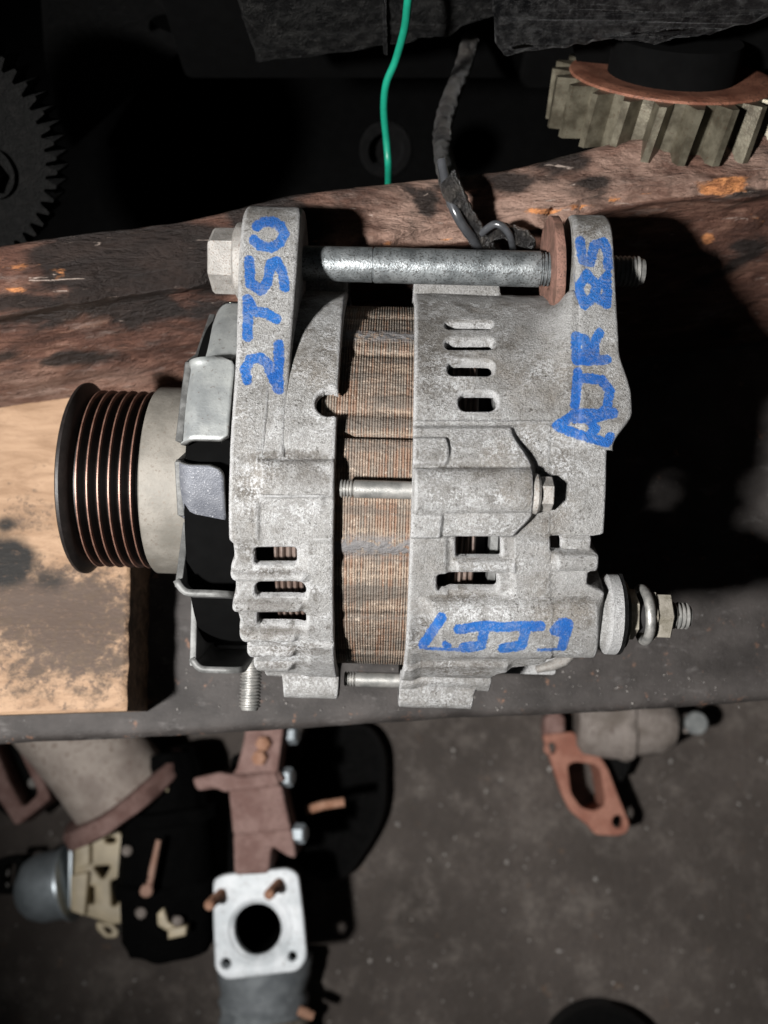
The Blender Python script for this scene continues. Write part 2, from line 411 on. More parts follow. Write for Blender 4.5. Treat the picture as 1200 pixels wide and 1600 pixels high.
# workbench: plank, beam, support rail and legs
bench = empty('workbench', (0, .05, -.40))
tag(bench, 'dirty black plank workbench with a torn red brown timber along its back', 'workbench')
def benchpart(name, me, mat, smooth=True):
    me.transform(Matrix.Translation((0, -.05, .40))); return link(name, me, mat, bench, smooth)
# the front plank; its front edge follows the slight slant in the photo
fe = [px(0, 1161, 0), px(360, 1144, 0), px(840, 1112, 0), px(1200, 1092, 0)]
sl = (fe[3].y - fe[0].y) / (fe[3].x - fe[0].x); fy = fe[0].y - sl * fe[0].x
xs = np.linspace(-.6, .6, 161); prof = [(-.0006, -.024), (-.0008, -.004), (.0002, -.0016), (.0016, -.0003), (.004, 0)] + [(q, 0) for q in np.linspace(.01, .148, 30)] + [(.150, -.003), (.150, -.024)]
P = np.zeros((len(xs), len(prof), 3))
for i, x in enumerate(xs):
    for j, (a, b) in enumerate(prof):
        n = mnoise.noise(Vector((x * 60, a * 60, 3))); n2 = mnoise.noise(Vector((x * 14, 1.7, 3))) * .0012 + mnoise.noise(Vector((x * 150, 5.7, 3))) * .0005
        P[i, j] = (x, fy + sl * x + a + (n2 if a < .01 else 0), b + n * .0004)
me = gridmesh(P); benchpart('plank', me, M['plank'])

# the beam at the back
def beam_front(x): return .0585 + .172 * (x - .055) + .0285
xs = np.linspace(-.30, .34, 420)
bp = []
for q in np.linspace(0, 1, 44): bp.append((-.003 - .0225 * (1 - q) ** 1.35 + .0042 * math.exp(-((q - .86) / .09) ** 2), -.002 + .089 * q))      # front face, foot to top
for q in np.linspace(0, 1, 8)[1:]: bp.append((-.003 + .005 * math.sin(q * 1.57), .087 + .0035 * (1 - math.cos(q * 1.57))))
for q in np.linspace(0, 1, 26)[1:]: bp.append((.002 + .015 * q, .0905 + .001 * q))
for q in np.linspace(0, 1, 8)[1:]: bp.append((.017 + .003 * math.sin(q * 1.57), .0915 - .004 * (1 - math.cos(q * 1.57))))
bp += [(.020, .06), (.020, .0)]
P = np.zeros((len(xs), len(bp), 3))
for i, x in enumerate(xs):
    for j, (a, b) in enumerate(bp):
        n = mnoise.fractal(Vector((x * 22, a * 90, b * 90)), 1.0, 2.0, 4) * .0018 + abs(mnoise.fractal(Vector((x * 70, a * 260, b * 260)), .8, 2.0, 4)) * .0011
        ed = math.exp(-((a - .0) ** 2 + (b - .089) ** 2) / .0045 ** 2); n += ed * max(0, mnoise.fractal(Vector((x * 55, 4.2, 8)), .8, 2.0, 4)) * .0055
        wav = mnoise.noise(Vector((x * 17, .3, 9))) * .003
        b2 = b * (1 + .30 * min(0, x + .03) - .0)
        P[i, j] = (x, beam_front(x) + a - n + wav * .6, b2 + n * .7 + wav * (b / .09))
U, V = proj(P[..., 0], P[..., 1], P[..., 2])
fresh = np.zeros(U.shape)
for (u, v, ru, rv, s) in [(1125, 292, 40, 14, 1.3), (1150, 282, 18, 10, 1.0), (850, 330, 34, 6, 1.1), (905, 324, 40, 4, .9), (960, 312, 16, 6, 1.0), (1010, 303, 30, 3, .7), (1105, 372, 12, 8, 1.1), (605, 380, 9, 6, .9), (40, 415, 30, 10, .6), (95, 425, 22, 14, .7), (30, 452, 25, 6, .8), (490, 378, 14, 8, .5), (905, 322, 30, 5, .7), (1180, 345, 25, 18, .5), (700, 372, 30, 4, .6)]:
    fresh = np.maximum(fresh, s * blob(U, V, u, v, ru, rv))
oil_shade = np.zeros(U.shape)  # grease patches; the left ones also paint in shade from above
for (u, v, ru, rv, s) in [(230, 400, 170, 52, 1.2), (40, 470, 80, 14, .6), (330, 420, 80, 50, .8), (180, 480, 210, 40, .6), (120, 560, 160, 16, .4), (60, 400, 40, 18, .35), (420, 340, 60, 40, .9), (800, 285, 25, 12, .5), (880, 250, 40, 14, .3), (1100, 350, 90, 10, .35), (1180, 300, 40, 12, .4), (930, 285, 22, 8, .5), (60, 500, 60, 10, .25), (250, 585, 20, 8, .4)]:
    oil_shade = np.maximum(oil_shade, s * blob(U, V, u, v, ru, rv))
paler = np.zeros(U.shape); jtop = 44  # paler along the top towards the right, and low at the left
paler[:, jtop:] = 1.0; paler *= sm_(430, 560, U)
paler = np.maximum(paler, .55 * sm_(560, 600, V) * sm_(300, 200, U))
# torn places are gouged a little
gn = np.array([mnoise.noise(Vector(p) * 420) for p in P.reshape(-1, 3)]).reshape(U.shape)
gv = np.array([mnoise.noise(Vector((p[0] * 60, p[1] * 300, p[2] * 300))) for p in P.reshape(-1, 3)]).reshape(U.shape)
k = np.clip(fresh, 0, 1)
P[..., 2] += k * (.001 + .003 * gv + .0012 * gn); P[..., 1] += -k * (.0008 + .0024 * gv)
me = gridmesh(P); setattr_(me, 'fresh', fresh); setattr_(me, 'paler', paler); setattr_(me, 'oil_shade', oil_shade)
benchpart('back_beam', me, M['red'])
# rear shelf behind the beam and supports underneath
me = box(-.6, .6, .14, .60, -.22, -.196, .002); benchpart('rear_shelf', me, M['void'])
me = box(-.012, .55, -.068, -.030, -.085, -.050, .004, 2, Matrix.Rotation(R(2.7), 4, 'Z')); rough(me, .001, 60, 3)
benchpart('support_rail', me, M['railwood'])
for x in (-.52, .50):
    for y in (-.02, .5):
        me = box(x - .03, x + .03, y - .03, y + .03, -.40, -.0245, .002)
        benchpart('leg', me, M['plank'])

# pale board under the pulley
bz = .031
cor = [px(-160, 650, bz), px(110, 620, bz), px(212, 612, bz), px(205, 900, bz), px(197, 1111, bz), px(0, 1124, bz), px(-160, 1135, bz)]
x0 = -.24
def right_x(y): 
    a, b = px(210, 640, bz), px(197, 1111, bz); t = (y - b.y) / (a.y - b.y); return b.x + (a.x - b.x) * t
yb = lambda x: px(110, 620, bz).y + .125 * (x - px(110, 620, bz).x)
yf = lambda x: px(197, 1111, bz).y + .03 * (x - px(197, 1111, bz).x)
ny, nx = 120, 130
rows = []
for i in range(ny + 1):
    row = []
    for j in range(nx + 1):
        s = j / nx; tt = i / ny
        xr_ = 0; x = x0 + (-.09 - x0) * s
        y = yf(x) + (yb(x) - yf(x)) * tt
        x = x0 + (right_x(y) - x0) * s
        z = bz + .0005 * mnoise.noise(Vector((x * 40, y * 90, 0)))
        e = min(i, ny - i, nx - j)
        if e == 0: z -= .0008
        if j == nx: x += .0008 * mnoise.noise(Vector((y * 150, 2, 2)))
        row.append((x, y, z))
    rows.append(row)
P = np.array(rows)
U, V = proj(P[..., 0], P[..., 1], P[..., 2])
stain = 1.05 * blob(U, V, 110, 1000, 150, 100) + .5 * blob(U, V, 40, 800, 50, 40) + .8 * blob(U, V, 40, 930, 70, 45) + .35 * blob(U, V, 140, 920, 90, 60) + .45 * blob(U, V, 60, 730, 18, 10) - .35 * blob(U, V, 60, 690, 90, 50)
oil_shade = np.maximum(1.25 * blob(U, V, 10, 878, 62, 48), .75 * blob(U, V, 75, 905, 50, 30)); oil_shade = np.maximum(oil_shade, .75 * blob(U, V, 8, 820, 30, 22))  # oil patch with a soft cast shadow painted in at the left edge
# skirt down
n_, m_ = U.shape
top = gridmesh(P)
vs = [tuple(v.co) for v in top.vertices]; fs = [tuple(p.vertices) for p in top.polygons]
idx = np.arange(n_ * m_).reshape(n_, m_)
loop = list(idx[0, :]) + list(idx[1:, -1]) + list(idx[-1, -2::-1]) + list(idx[-2:0:-1, 0])
base = len(vs)
for q in loop: vs.append((vs[q][0], vs[q][1], .0003))
for a in range(len(loop)):
    b = (a + 1) % len(loop); fs.append((int(loop[a]), base + a, base + b, int(loop[b])))
fs.append(tuple(base + a for a in range(len(loop) - 1, -1, -1)))
fs = [tuple(int(q) for q in f) for f in fs]
me = mesh('board', vs, fs); sharp(me, 40)
ex = len(vs) - n_ * m_
setattr_(me, 'stain', list(stain.ravel()) + [0.6] * ex); setattr_(me, 'oil_shade', list(oil_shade.ravel()) + [.35] * ex)
o = link('wooden_board', me, M['board'], None, False); sharp(me, 40); center_origin(o)
tag(o, 'pale stained wooden board lying on the black bench under the pulley', 'board')

# ------------------------------------------------------------ ALTERNATOR
YAW = R(-1.6); AZ = .067
alt = empty('alternator', (0, 0, 0), (0, 0, YAW))
tag(alt, 'corroded grey alternator with blue marker writing and ribbed pulley lying on bench', 'alternator')
cw, sw = math.cos(YAW), math.sin(YAW)
def l2w(X, Y, Z): return X * cw - Y * sw, X * sw + Y * cw, Z
def lproj(X, Y, Z): return proj(*l2w(X, Y, Z))
RCAM = np.array([CAM[0] * cw + CAM[1] * sw, -CAM[0] * sw + CAM[1] * cw, CAM[2]])   # camera in the alternator's frame (for measuring)
def lray(u, v):
    d = ray(u, v); return np.array([d[0] * cw + d[1] * sw, -d[0] * sw + d[1] * cw, d[2]])
def lpx(u, v, z):
    d = lray(u, v); t = (z - RCAM[2]) / d[2]; return Vector(RCAM + t * d)

def strokes_dist(U, V, strokes):
    D = np.full(U.shape, 30.0)
    for wd, pts in strokes:
        if len(pts) == 1: pts = [pts[0], (pts[0][0] + .01, pts[0][1])]
        for (a, b), (c, d) in zip(pts[:-1], pts[1:]):
            vx, vy = c - a, d - b; L = vx * vx + vy * vy + 1e-9
            t = np.clip(((U - a) * vx + (V - b) * vy) / L, 0, 1)
            D = np.minimum(D, np.hypot(U - a - t * vx, V - b - t * vy) - wd)
    return np.clip(D, -12, 12)
def cr(u0, v0, s, w_, *lines):
    return [(w_, [(u0 + a * s, v0 + b * s) for a, b in l]) for l in lines]
INK = []
INK += cr(280, 300, 1 / 3, 8.0,
  [(365, 160), (400, 138), (450, 142)], [(350, 225), (375, 250), (430, 262), (475, 235), (492, 195), (475, 160)],
  [(328, 322), (332, 430), (385, 462), (415, 420), (432, 335), (455, 325), (485, 380), (495, 445)],
  [(320, 505), (322, 600), (320, 678)], [(325, 510), (352, 558), (410, 570), (455, 595)],
  [(318, 880), (308, 830), (335, 785), (380, 775), (415, 805), (440, 870), (462, 920)], [(466, 715), (468, 800), (462, 870), (468, 925)])
INK += cr(620, 300, 1 / 3, 7.6,
  [(858, 230), (872, 320), (908, 330), (925, 250), (970, 235), (988, 280), (992, 350)],
  [(890, 385), (850, 450), (880, 530), (915, 500), (940, 440), (890, 385)], [(945, 440), (985, 395), (985, 525), (945, 500)],
  [(838, 675), (842, 790), (930, 790), (985, 785)], [(845, 680), (880, 690), (905, 745), (950, 660)], [(905, 745), (860, 760)], [(925, 720), (930, 780)],
  [(850, 845), (835, 1000)], [(855, 870), (960, 880), (998, 930), (985, 1010), (960, 1040), (830, 1040)],
  [(825, 1050), (750, 1095), (830, 1130), (985, 1175)], [(985, 1175), (1000, 1150)], [(830, 1060), (930, 1060), (1015, 1035)], [(905, 1070), (930, 1110), (905, 1140)])
INK += cr(600, 650, 1 / 3, 7.8,
  [(270, 945), (185, 1070)], [(350, 1000), (450, 985), (520, 985)], [(475, 990), (455, 1075), (375, 1085)],
  [(535, 990), (630, 985), (735, 985)], [(665, 1000), (645, 1075), (560, 1088)],
  [(800, 1005), (830, 970), (865, 975), (850, 1015), (800, 1005)], [(855, 1010), (835, 1080)])
INK += cr(600, 650, 1 / 3, 5, [(285, 1070), (300, 1078)])
INK += cr(600, 650, 1 / 3, 2.2, [(170, 1086), (310, 1096), (390, 1092)], [(720, 1097), (840, 1093)], [(540, 1093), (620, 1096)])

GRIME_SHADE = [(675, 545, 40, 60, 1.0), (470, 712, 70, 12, .9), (470, 745, 70, 18, .55), (385, 770, 30, 10, .6), (420, 335, 50, 16, .9), (915, 352, 45, 16, .9), (430, 895, 60, 9, .9), (430, 948, 60, 10, .9), (430, 985, 60, 9, .8), (440, 1015, 60, 9, .8), (440, 1040, 60, 6, .7),  # dirt patches; the narrow fin bands paint in the shade between ribs
  (395, 860, 40, 25, .5), (720, 735, 80, 8, .7), (860, 760, 40, 60, .45), (730, 935, 90, 8, .6), (880, 940, 60, 14, .5), (700, 1045, 110, 16, .55), (840, 868, 60, 8, .5), (660, 985, 16, 40, .6), (660, 715, 40, 25, .45), (800, 560, 40, 70, .35), (735, 520, 50, 40, .4), (490, 560, 40, 60, .35), (900, 640, 50, 30, .35), (630, 480, 140, 16, .5)]
BLOOM_LIGHT = [(440, 870, 80, 30, .6), (440, 920, 70, 8, 1.0), (440, 967, 70, 7, 1.0), (440, 1003, 70, 7, 1.0), (450, 1028, 70, 6, 1.0), (480, 1065, 50, 25, .7), (470, 800, 60, 30, .8), (385, 740, 25, 60, .6), (500, 620, 60, 60, .4), (740, 780, 80, 18, .7), (700, 640, 60, 30, .5), (740, 820, 80, 22, .7), (830, 690, 60, 30, .6), (780, 885, 60, 12, .6), (690, 1085, 80, 16, .6), (900, 720, 60, 60, .4), (770, 960, 120, 26, .5), (700, 600, 50, 20, .5), (420, 650, 40, 30, .5)]  # oxide patches; the narrow fin bands paint in the lit crests
def smudge(U, V, L):
    g = np.zeros(U.shape)
    for u, v, ru, rv, q in L: g = np.maximum(g, q * blob(U, V, u, v, ru, rv))
    return g
def sm(a, b, x): t = np.clip((x - a) / (b - a), 0, 1); return t * t * (3 - 2 * t)
def rr(U, V, u0, u1, v0, v1, r):
    cx, cy = (u0 + u1) / 2, (v0 + v1) / 2; dx = np.abs(U - cx) - (u1 - u0) / 2 + r; dy = np.abs(V - cy) - (v1 - v0) / 2 + r
    return np.hypot(np.maximum(dx, 0), np.maximum(dy, 0)) + np.minimum(np.maximum(dx, dy), 0) - r

TH = np.concatenate([np.linspace(R(-12), R(218), 760, endpoint=False), np.linspace(R(218), R(348), 90)])
def shell(name, xl, xr, NX, R0, feat, slots, mat, cap_left):
    """cast housing: a radius map round the axis with real openings and wall thickness"""
    S = np.linspace(0, 1, NX)[None, :].repeat(len(TH), 0); T = TH[:, None].repeat(NX, 1)
    def pos(S, T, r):
        a, b = xl(T), xr(T); X = a + (b - a) * S
        return X, r * np.cos(T), AZ + r * np.sin(T)
    def uv(S, T): return lproj(*pos(S, T, R0))
    def face(T): 
        X, Y, Z = pos(S, T, R0); n = np.cos(T) * (RCAM[1] - Y) + np.sin(T) * (RCAM[2] - Z); return sm(0.0, .02, n)
    def sdf(S, T):
        U, V = uv(S, T); d = np.full(U.shape, 99.0)
        for q in slots: d = np.minimum(d, q(U, V))
        return np.where(face(T) > .05, d, 99.0)
    mv = np.ones(S.shape, bool)
    for lim in (.62, .22):     # pull vertices onto the outline of each opening
        d = sdf(S, T); gi, gj = np.gradient(d); g2 = gi * gi + gj * gj + 1e-6
        di, dj = -d * gi / g2, -d * gj / g2; m = mv & (np.hypot(di, dj) < lim) & (np.abs(d) < 6)
        m[:, 0] = m[:, -1] = False; m[:2] = m[-2:] = False
        dT = np.gradient(TH)[:, None]
        mv = m
        S = S + np.where(m, dj, 0) / (NX - 1); T = T + np.where(m, di, 0) * dT
    d = sdf(S, T); U, V = uv(S, T); X, _, _ = pos(S, T, R0)
    h = feat(U, V, X, T, face(T)) * .001
    h -= .0009 * np.clip(1 - np.maximum(d, 0) / 4.5, 0, 1) ** 2
    e = np.minimum(S, 1 - S) * (NX - 1) * .00045; h -= .0007 * np.clip(1 - e / .0009, 0, 1) ** 2
    nz = np.array([mnoise.fractal(Vector((x * 130, c * 7, s * 7)), 1, 2, 3) for x, c, s in zip(X.ravel(), np.cos(T).ravel(), np.sin(T).ravel())]).reshape(X.shape)
    h += nz * .00022
    r = R0 + h; Pg = np.stack(pos(S, T, r), -1)
    q4 = lambda A: (A[:-1, :-1] + A[1:, :-1] + A[:-1, 1:] + A[1:, 1:]) / 4
    Sc, Tq = q4(S), q4(T); a_, b_ = xl(Tq), xr(Tq)
    Uc, Vc = lproj(a_ + (b_ - a_) * Sc, R0 * np.cos(Tq), AZ + R0 * np.sin(Tq)); dcen = np.full(Uc.shape, 99.0)
    for q in slots: dcen = np.minimum(dcen, q(Uc, Vc))
    keep = ~((dcen < 0) & (q4(face(T)) > .05))
    U2, V2 = lproj(Pg[..., 0], Pg[..., 1], Pg[..., 2]); ink = np.where(face(T) > .02, strokes_dist(U2, V2, INK), 12.0)
    nT = len(TH)
    # end cap towards the axis
    capx = [.0004, .0006, .0010, .002, .003, .004]; capr = [.0012, .004, .010, .02, .03, .038]
    col = 0 if cap_left else NX - 1; sg = 1 if cap_left else -1
    cap = []
    for a, b in zip(capx, capr):
        rc = r[:, col] - b; xc = Pg[:, col, 0] + (-sg) * a * .3
        cap.append(np.stack([xc, rc * np.cos(T[:, col]), AZ + rc * np.sin(T[:, col])], -1))
    cap = np.stack(cap, 1)
    full = np.concatenate([cap[:, ::-1], Pg], 1) if cap_left else np.concatenate([Pg, cap], 1)
    kf = np.ones((nT - 1, full.shape[1] - 1), bool); nc = len(capx)
    if cap_left: kf[:, nc:] = keep
    else: kf[:, :NX - 1] = keep
    n, m = full.shape[:2]; idx = np.arange(n * m).reshape(n, m)
    f = np.stack([idx[:-1, :-1], idx[1:, :-1], idx[1:, 1:], idx[:-1, 1:]], -1)[kf]
    seam = np.stack([idx[-1, :-1], idx[0, :-1], idx[0, 1:], idx[-1, 1:]], -1)
    f = np.concatenate([f, seam[:, :]])
    # wall thickness: the same sheet again nearer the axis, open edges stitched
    V0 = full.reshape(-1, 3); rad = V0[:, 1:] - np.array([0, AZ]); ln = np.linalg.norm(rad, axis=1, keepdims=True)
    V1 = V0.copy(); V1[:, 1:] = np.array([0, AZ]) + rad * np.maximum(ln - .0020, .003) / ln
    xm = V0[:, 0]; xe0 = full[:, nc, 0] if cap_left else full[:, NX - 1, 0]
    capmask = np.zeros((n, m), bool)
    if cap_left: capmask[:, :nc] = True
    else: capmask[:, NX:] = True
    V1[:, 0] += np.where(capmask.ravel(), .003 * sg, 0)
    E = np.concatenate([f[:, [0, 1]], f[:, [1, 2]], f[:, [2, 3]], f[:, [3, 0]]])
    key = np.sort(E, 1); key = key[:, 0].astype(np.int64) * (n * m) + key[:, 1]
    _, inv, cnt = np.unique(key, return_inverse=True, return_counts=True)
    B = E[cnt[inv.ravel()] == 1]; N0 = n * m
    f = np.concatenate([f, f[:, ::-1] + N0, np.stack([B[:, 1], B[:, 0], B[:, 0] + N0, B[:, 1] + N0], -1)])
    me = mesh(name, np.concatenate([V0, V1]), f.tolist())
    ia = np.full((n, m), 12.0)
    if cap_left: ia[:, nc:] = ink
    else: ia[:, :NX] = ink
    setattr_(me, 'ink', np.concatenate([ia.ravel(), np.full(N0, 12.0)]))
    for nm, L in (('grime_shade', GRIME_SHADE), ('bloom_light', BLOOM_LIGHT)):
        ia = np.zeros((n, m)); g = smudge(U2, V2, L) * face(T)
        if cap_left: ia[:, nc:] = g
        else: ia[:, :NX] = g
        setattr_(me, nm, np.concatenate([ia.ravel(), ia.ravel()]))
    o = link(name, me, mat, alt, False); sharp(me, 62)
    return o
def thv(v, r, u=600):
    """angle round the axis seen at picture row v on radius r"""
    d = lray(u, v); oy, oz = RCAM[1], RCAM[2] - AZ
    A = d[1] ** 2 + d[2] ** 2; B = oy * d[1] + oz * d[2]; C = oy ** 2 + oz ** 2 - r * r
    disc = max(B * B - A * C, 0); t = (-B - math.sqrt(disc)) / A
    return math.atan2(oz + t * d[2], oy + t * d[1])

T_BOLT = [thv(765, .0640), R(187), R(23)]

# ---- front bracket
def f_xl(T):
    X0 = -.0408
    _, V = lproj(np.full(T.shape, X0), .063 * np.cos(T), AZ + .063 * np.sin(T))
    vis = (T > R(60)) & (T < R(200))
    s = .0010 * sm(842, 852, V)
    for c, hw in ((893, 16), (948, 16), (992, 13), (1019, 9), (1040, 7)): s = s - .0011 * np.clip(1 - ((V - c) / hw) ** 2, 0, 1) * (V > 850)
    s = s + .0035 * sm(955, 1058, V)
    return X0 + np.where(vis, s, 0)
def f_xr(T): 
    return np.full(T.shape, -.0128)
def f_feat(U, V, X, T, fc):
    h = np.zeros(U.shape)
    edge = np.where(V < 715, 422 - (V - 600) * .09, 405)
    h += fc * 1.0 * sm(2.5, -2.5, U - edge) * sm(540, 590, V) * sm(852, 835, V)
    bm_ = np.clip(1 - ((V - 748) / 30) ** 2, 0, 1) ** .5                                   # through-bolt boss
    h += fc * 2.6 * bm_ * sm(398, 412, U)
    h -= fc * .7 * blob(U, V, 470, 708, 70, 12) * (U > 405)
    h += fc * .9 * sm(771, 774, V) * sm(800, 776, V) * sm(402, 408, U) * sm(512, 502, U)
    # cooling fins
    for c, hw, a in ((902, 8, 1.9), (950, 8, 2.0), (997, 7, 2.0), (1022, 6, 1.9), (1044, 5, 1.7)):
        h += fc * a * np.clip(1 - ((V - c) / hw) ** 2, 0, 1) ** .6 * sm(486, 470, U + .15 * (V - 900))
    h -= fc * 1.1 * sm(848, 870, V) * sm(484, 462, U)
    h += fc * .7 * blob(U, V, 500, 842, 26, 5)
    for k, t0 in enumerate(T_BOLT):
        if k == 0: continue
        dd = (T - t0) * .063
        bo = np.clip(1 - (np.abs(dd) / .0075) ** 4, 0, 1) ** .5
        x0 = -.0305 if k == 1 else -.036
        h += (6.8 if k == 1 else 5.5) * bo * sm(x0 - .0004, x0 + .0004, X)
    # step down to the ring on the lower side
    h += fc * .9 * sm(1003, 1008, V) * sm(478, 486, U) * sm(1050, 1030, V)
    return h
f_slots = [lambda U, V: rr(U, V, 397, 463, 857, 886, 6), lambda U, V: rr(U, V, 398, 478, 914, 939, 10), lambda U, V: rr(U, V, 402, 478, 961, 984, 6),
           lambda U, V: np.minimum(np.hypot(U - 513, V - 629) - 20, rr(U, V, 513, 545, 611, 648, 2))]
shell('front_bracket', f_xl, f_xr, 66, .063, f_feat, f_slots, M['cast'], True)

# ---- rear bracket
def r_xl(T): return .0078 - .0012 * sm(R(150), R(185), T)
def r_xr(T):
    X0 = .0600
    _, V = lproj(np.full(T.shape, X0), .063 * np.cos(T), AZ + .063 * np.sin(T))
    vis = (T > R(40)) & (T < R(200))
    s = .0022 * sm(700, 660, V) - .0030 * sm(836, 841, V) + .0014 * sm(862, 866, V) - .0020 * sm(889, 897, V) + .0052 * sm(912, 930, V) - .012 * sm(1012, 1022, V) - .014 * sm(1040, 1056, V)
    return X0 + np.where(vis, s, 0)
def r_feat(U, V, X, T, fc):
    h = np.zeros(U.shape)
    # web and boss of the middle through bolt
    ue = 797 + 33 * sm(672, 738, V) * sm(842, 798, V)
    web = sm(ue + 9, ue - 3, U) * sm(664, 676, V) * sm(841, 832, V)
    dome = .55 + .45 * np.clip(1 - ((V - 765) / 88) ** 2, 0, 1)
    h += fc * 3.4 * web * dome
    bo = np.clip(1 - ((V - 766) / 33) ** 2, 0, 1) ** .5
    h += fc * 3.4 * bo * sm(833, 827, U) * sm(640, 650, U)
    h -= fc * .9 * blob(U, V, 740, 730, 90, 5) * sm(830, 800, U)
    h += fc * 1.5 * sm(700, 693, U - 4 * np.sin((V - 690) / 38 * 3.14)) * sm(686, 692, V) * sm(734, 726, V)
    h += fc * 1.4 * sm(692, 686, U + .1 * (V - 818)) * sm(796, 804, V) * sm(842, 834, V)
    # the far right half slopes a little lower
    h -= fc * 1.6 * sm(800, 850, U) * sm(655, 720, V) * sm(850, 838, V)
    # fillet into the rear ear
    rt = 63.4 / np.cos(np.clip(R(84.9) - T, 0, R(52))) - 63.0
    q = np.clip((U - 828) / (889 - 828), 0, 1); bl = np.where(q < .72, .50 * (q / .72) ** 2.2, .50 + .47 * (1 - (1 - (q - .72) / .28) ** 2)) * sm(R(40), R(57), T) * sm(R(98), R(86), T)
    h += fc * rt * bl
    h += fc * .5 * sm(656, 660, V) * (U < 860)
    # ribs between the slots
    h += fc * 1.6 * np.clip(1 - ((V - 885) / 10) ** 2, 0, 1) ** .5 * sm(704, 716, U) * sm(808, 800, U)
    h += fc * 2.4 * np.clip(1 - ((V - 877) / 14) ** 2, 0, 1) ** .5 * sm(860, 872, U)
    h -= fc * 2.6 * sm(876, 880, U) * sm(839, 842, V) * sm(866, 862, V)
    h -= fc * 1.2 * rr_mask(U, V, 700, 800, 838, 930)
    # the terminal bulge
    bl = np.clip(1 - (np.abs(V - 976) / 44) ** 3.0, 0, 1) ** .6
    h += fc * 5.4 * bl * sm(672, 700, U + (1005 - V) * .3) * sm(948, 926, U) 
    h -= fc * 1.2 * sm(1018, 1024, V) * sm(640, 660, U)
    h += fc * 1.2 * sm(1058, 1052, V) * sm(1036, 1040, V) * sm(800, 790, U)
    # dents and chipped left edge
    h -= fc * .8 * blob(U, V, 652, 992, 9, 14)
    for k, t0 in enumerate(T_BOLT):
        if k == 0: continue
        dd = (T - t0) * .063
        bo = np.clip(1 - (np.abs(dd) / .0078) ** 4, 0, 1) ** .5
        x1 = .0305 if k == 1 else .0345
        h += (7.6 if k == 1 else 6.6) * bo * sm(x1 + .0006, x1 - .0006, X)
        bo2 = np.clip(1 - (np.abs(dd) / .0115) ** 4, 0, 1) ** .5
        h += (3.0) * bo2 * sm(x1 + .0105, x1 + .0070, X) * (1 - .6 * bo * sm(x1 + .0006, x1 - .0006, X)) * (k == 1)
    return h
def rr_mask(U, V, u0, u1, v0, v1): return sm(6, -4, rr(U, V, u0, u1, v0, v1, 6))
r_slots = [lambda U, V: rr(U, V, 697, 768, 503, 512, 4), lambda U, V: rr(U, V, 697, 770, 530, 544, 6), lambda U, V: rr(U, V, 700, 770, 564, 585, 9), lambda U, V: rr(U, V, 717, 776, 613, 641, 12),
           lambda U, V: rr(U, V, 713, 783, 840, 873, 4), lambda U, V: rr(U, V, 683, 777, 898, 924, 6), lambda U, V: rr(U, V, 861, 879, 840, 862, 4)]
shell('rear_bracket', r_xl, r_xr, 126, .063, r_feat, r_slots, M['cast_rear'], False)

# ---- mounting ears
EY, EZ, ER = .0585, .109 - AZ, .016
def ear(name, x0fn, x1fn, mat, start, r1=.0634, fil=.0016, flat=0.0):
    d = math.hypot(EY, EZ); base = math.atan2(EZ, EY); al = math.acos((r1 - ER) / d)
    n1, n2 = base + al, base - al
    pts = []
    for t in np.linspace(start, n1, 40): pts.append((r1 * math.cos(t), r1 * math.sin(t), t))
    a = Vector((r1 * math.cos(n1), r1 * math.sin(n1))); b = Vector((EY + ER * math.cos(n1), EZ + ER * math.sin(n1)))
    for q in np.linspace(0, 1, 110)[1:]: c = a.lerp(b, q); pts.append((c.x, c.y, n1))
    for t in np.linspace(n1, n2, 60)[1:]: pts.append((EY + ER * math.cos(t), EZ + ER * math.sin(t), t))
    a = Vector((EY + ER * math.cos(n2), EZ + ER * math.sin(n2))); b = Vector((.058 * math.cos(n2), .058 * math.sin(n2)))
    for q in np.linspace(0, 1, 30)[1:]: c = a.lerp(b, q); pts.append((c.x, c.y, n2))
    ns = len(pts); NXc = 44; fs_ = [0, .12, .3, .55, .8, 1.0]
    P = np.zeros((ns, NXc, 3))
    for i, (y, z, t) in enumerate(pts):
        x0, x1 = x0fn(y), x1fn(y)
        for j in range(NXc):
            if j < 6: ph = j / 5 * math.pi / 2; x = x0 + fil * (1 - math.sin(ph)); x = x0 + fil * (1 - math.cos(ph)); ins = fil * (1 - math.sin(ph))
            elif j >= NXc - 6: ph = (NXc - 1 - j) / 5 * math.pi / 2; x = x1 - fil * (1 - math.cos(ph)); ins = fil * (1 - math.sin(ph))
            else: x = x0 + fil + (x1 - x0 - 2 * fil) * (j - 5) / (NXc - 11); ins = 0
            nz = mnoise.fractal(Vector((x * 130, y * 130, z * 130)), 1, 2, 3) * .0002
            P[i, j] = (x, y - (ins - nz) * math.cos(t), AZ + z - (ins - nz) * math.sin(t))
    U, V = lproj(P[..., 0], P[..., 1], P[..., 2])
    up = np.array([math.sin(p[2]) > -.2 for p in pts])[:, None]
    ink = np.where(up, strokes_dist(U, V, INK), 12)
    me0 = gridmesh(P); vs = [tuple(v.co) for v in me0.vertices]; fs = [tuple(p.vertices) for p in me0.polygons]
    idx = np.arange(ns * NXc).reshape(ns, NXc)
    fs.append(tuple(int(q) for q in idx[::-1, 0])); fs.append(tuple(int(q) for q in idx[:, -1]))
    me = mesh(name, vs, fs); setattr_(me, 'ink', ink); setattr_(me, 'grime_shade', smudge(U, V, GRIME_SHADE) * up); setattr_(me, 'bloom_light', smudge(U, V, BLOOM_LIGHT) * up)
    bm = bmesh.new(); bm.from_mesh(me); bmesh.ops.recalc_face_normals(bm, faces=bm.faces); bm.to_mesh(me); bm.free()
    sharp(me, 60); return link(name, me, mat, alt, False)
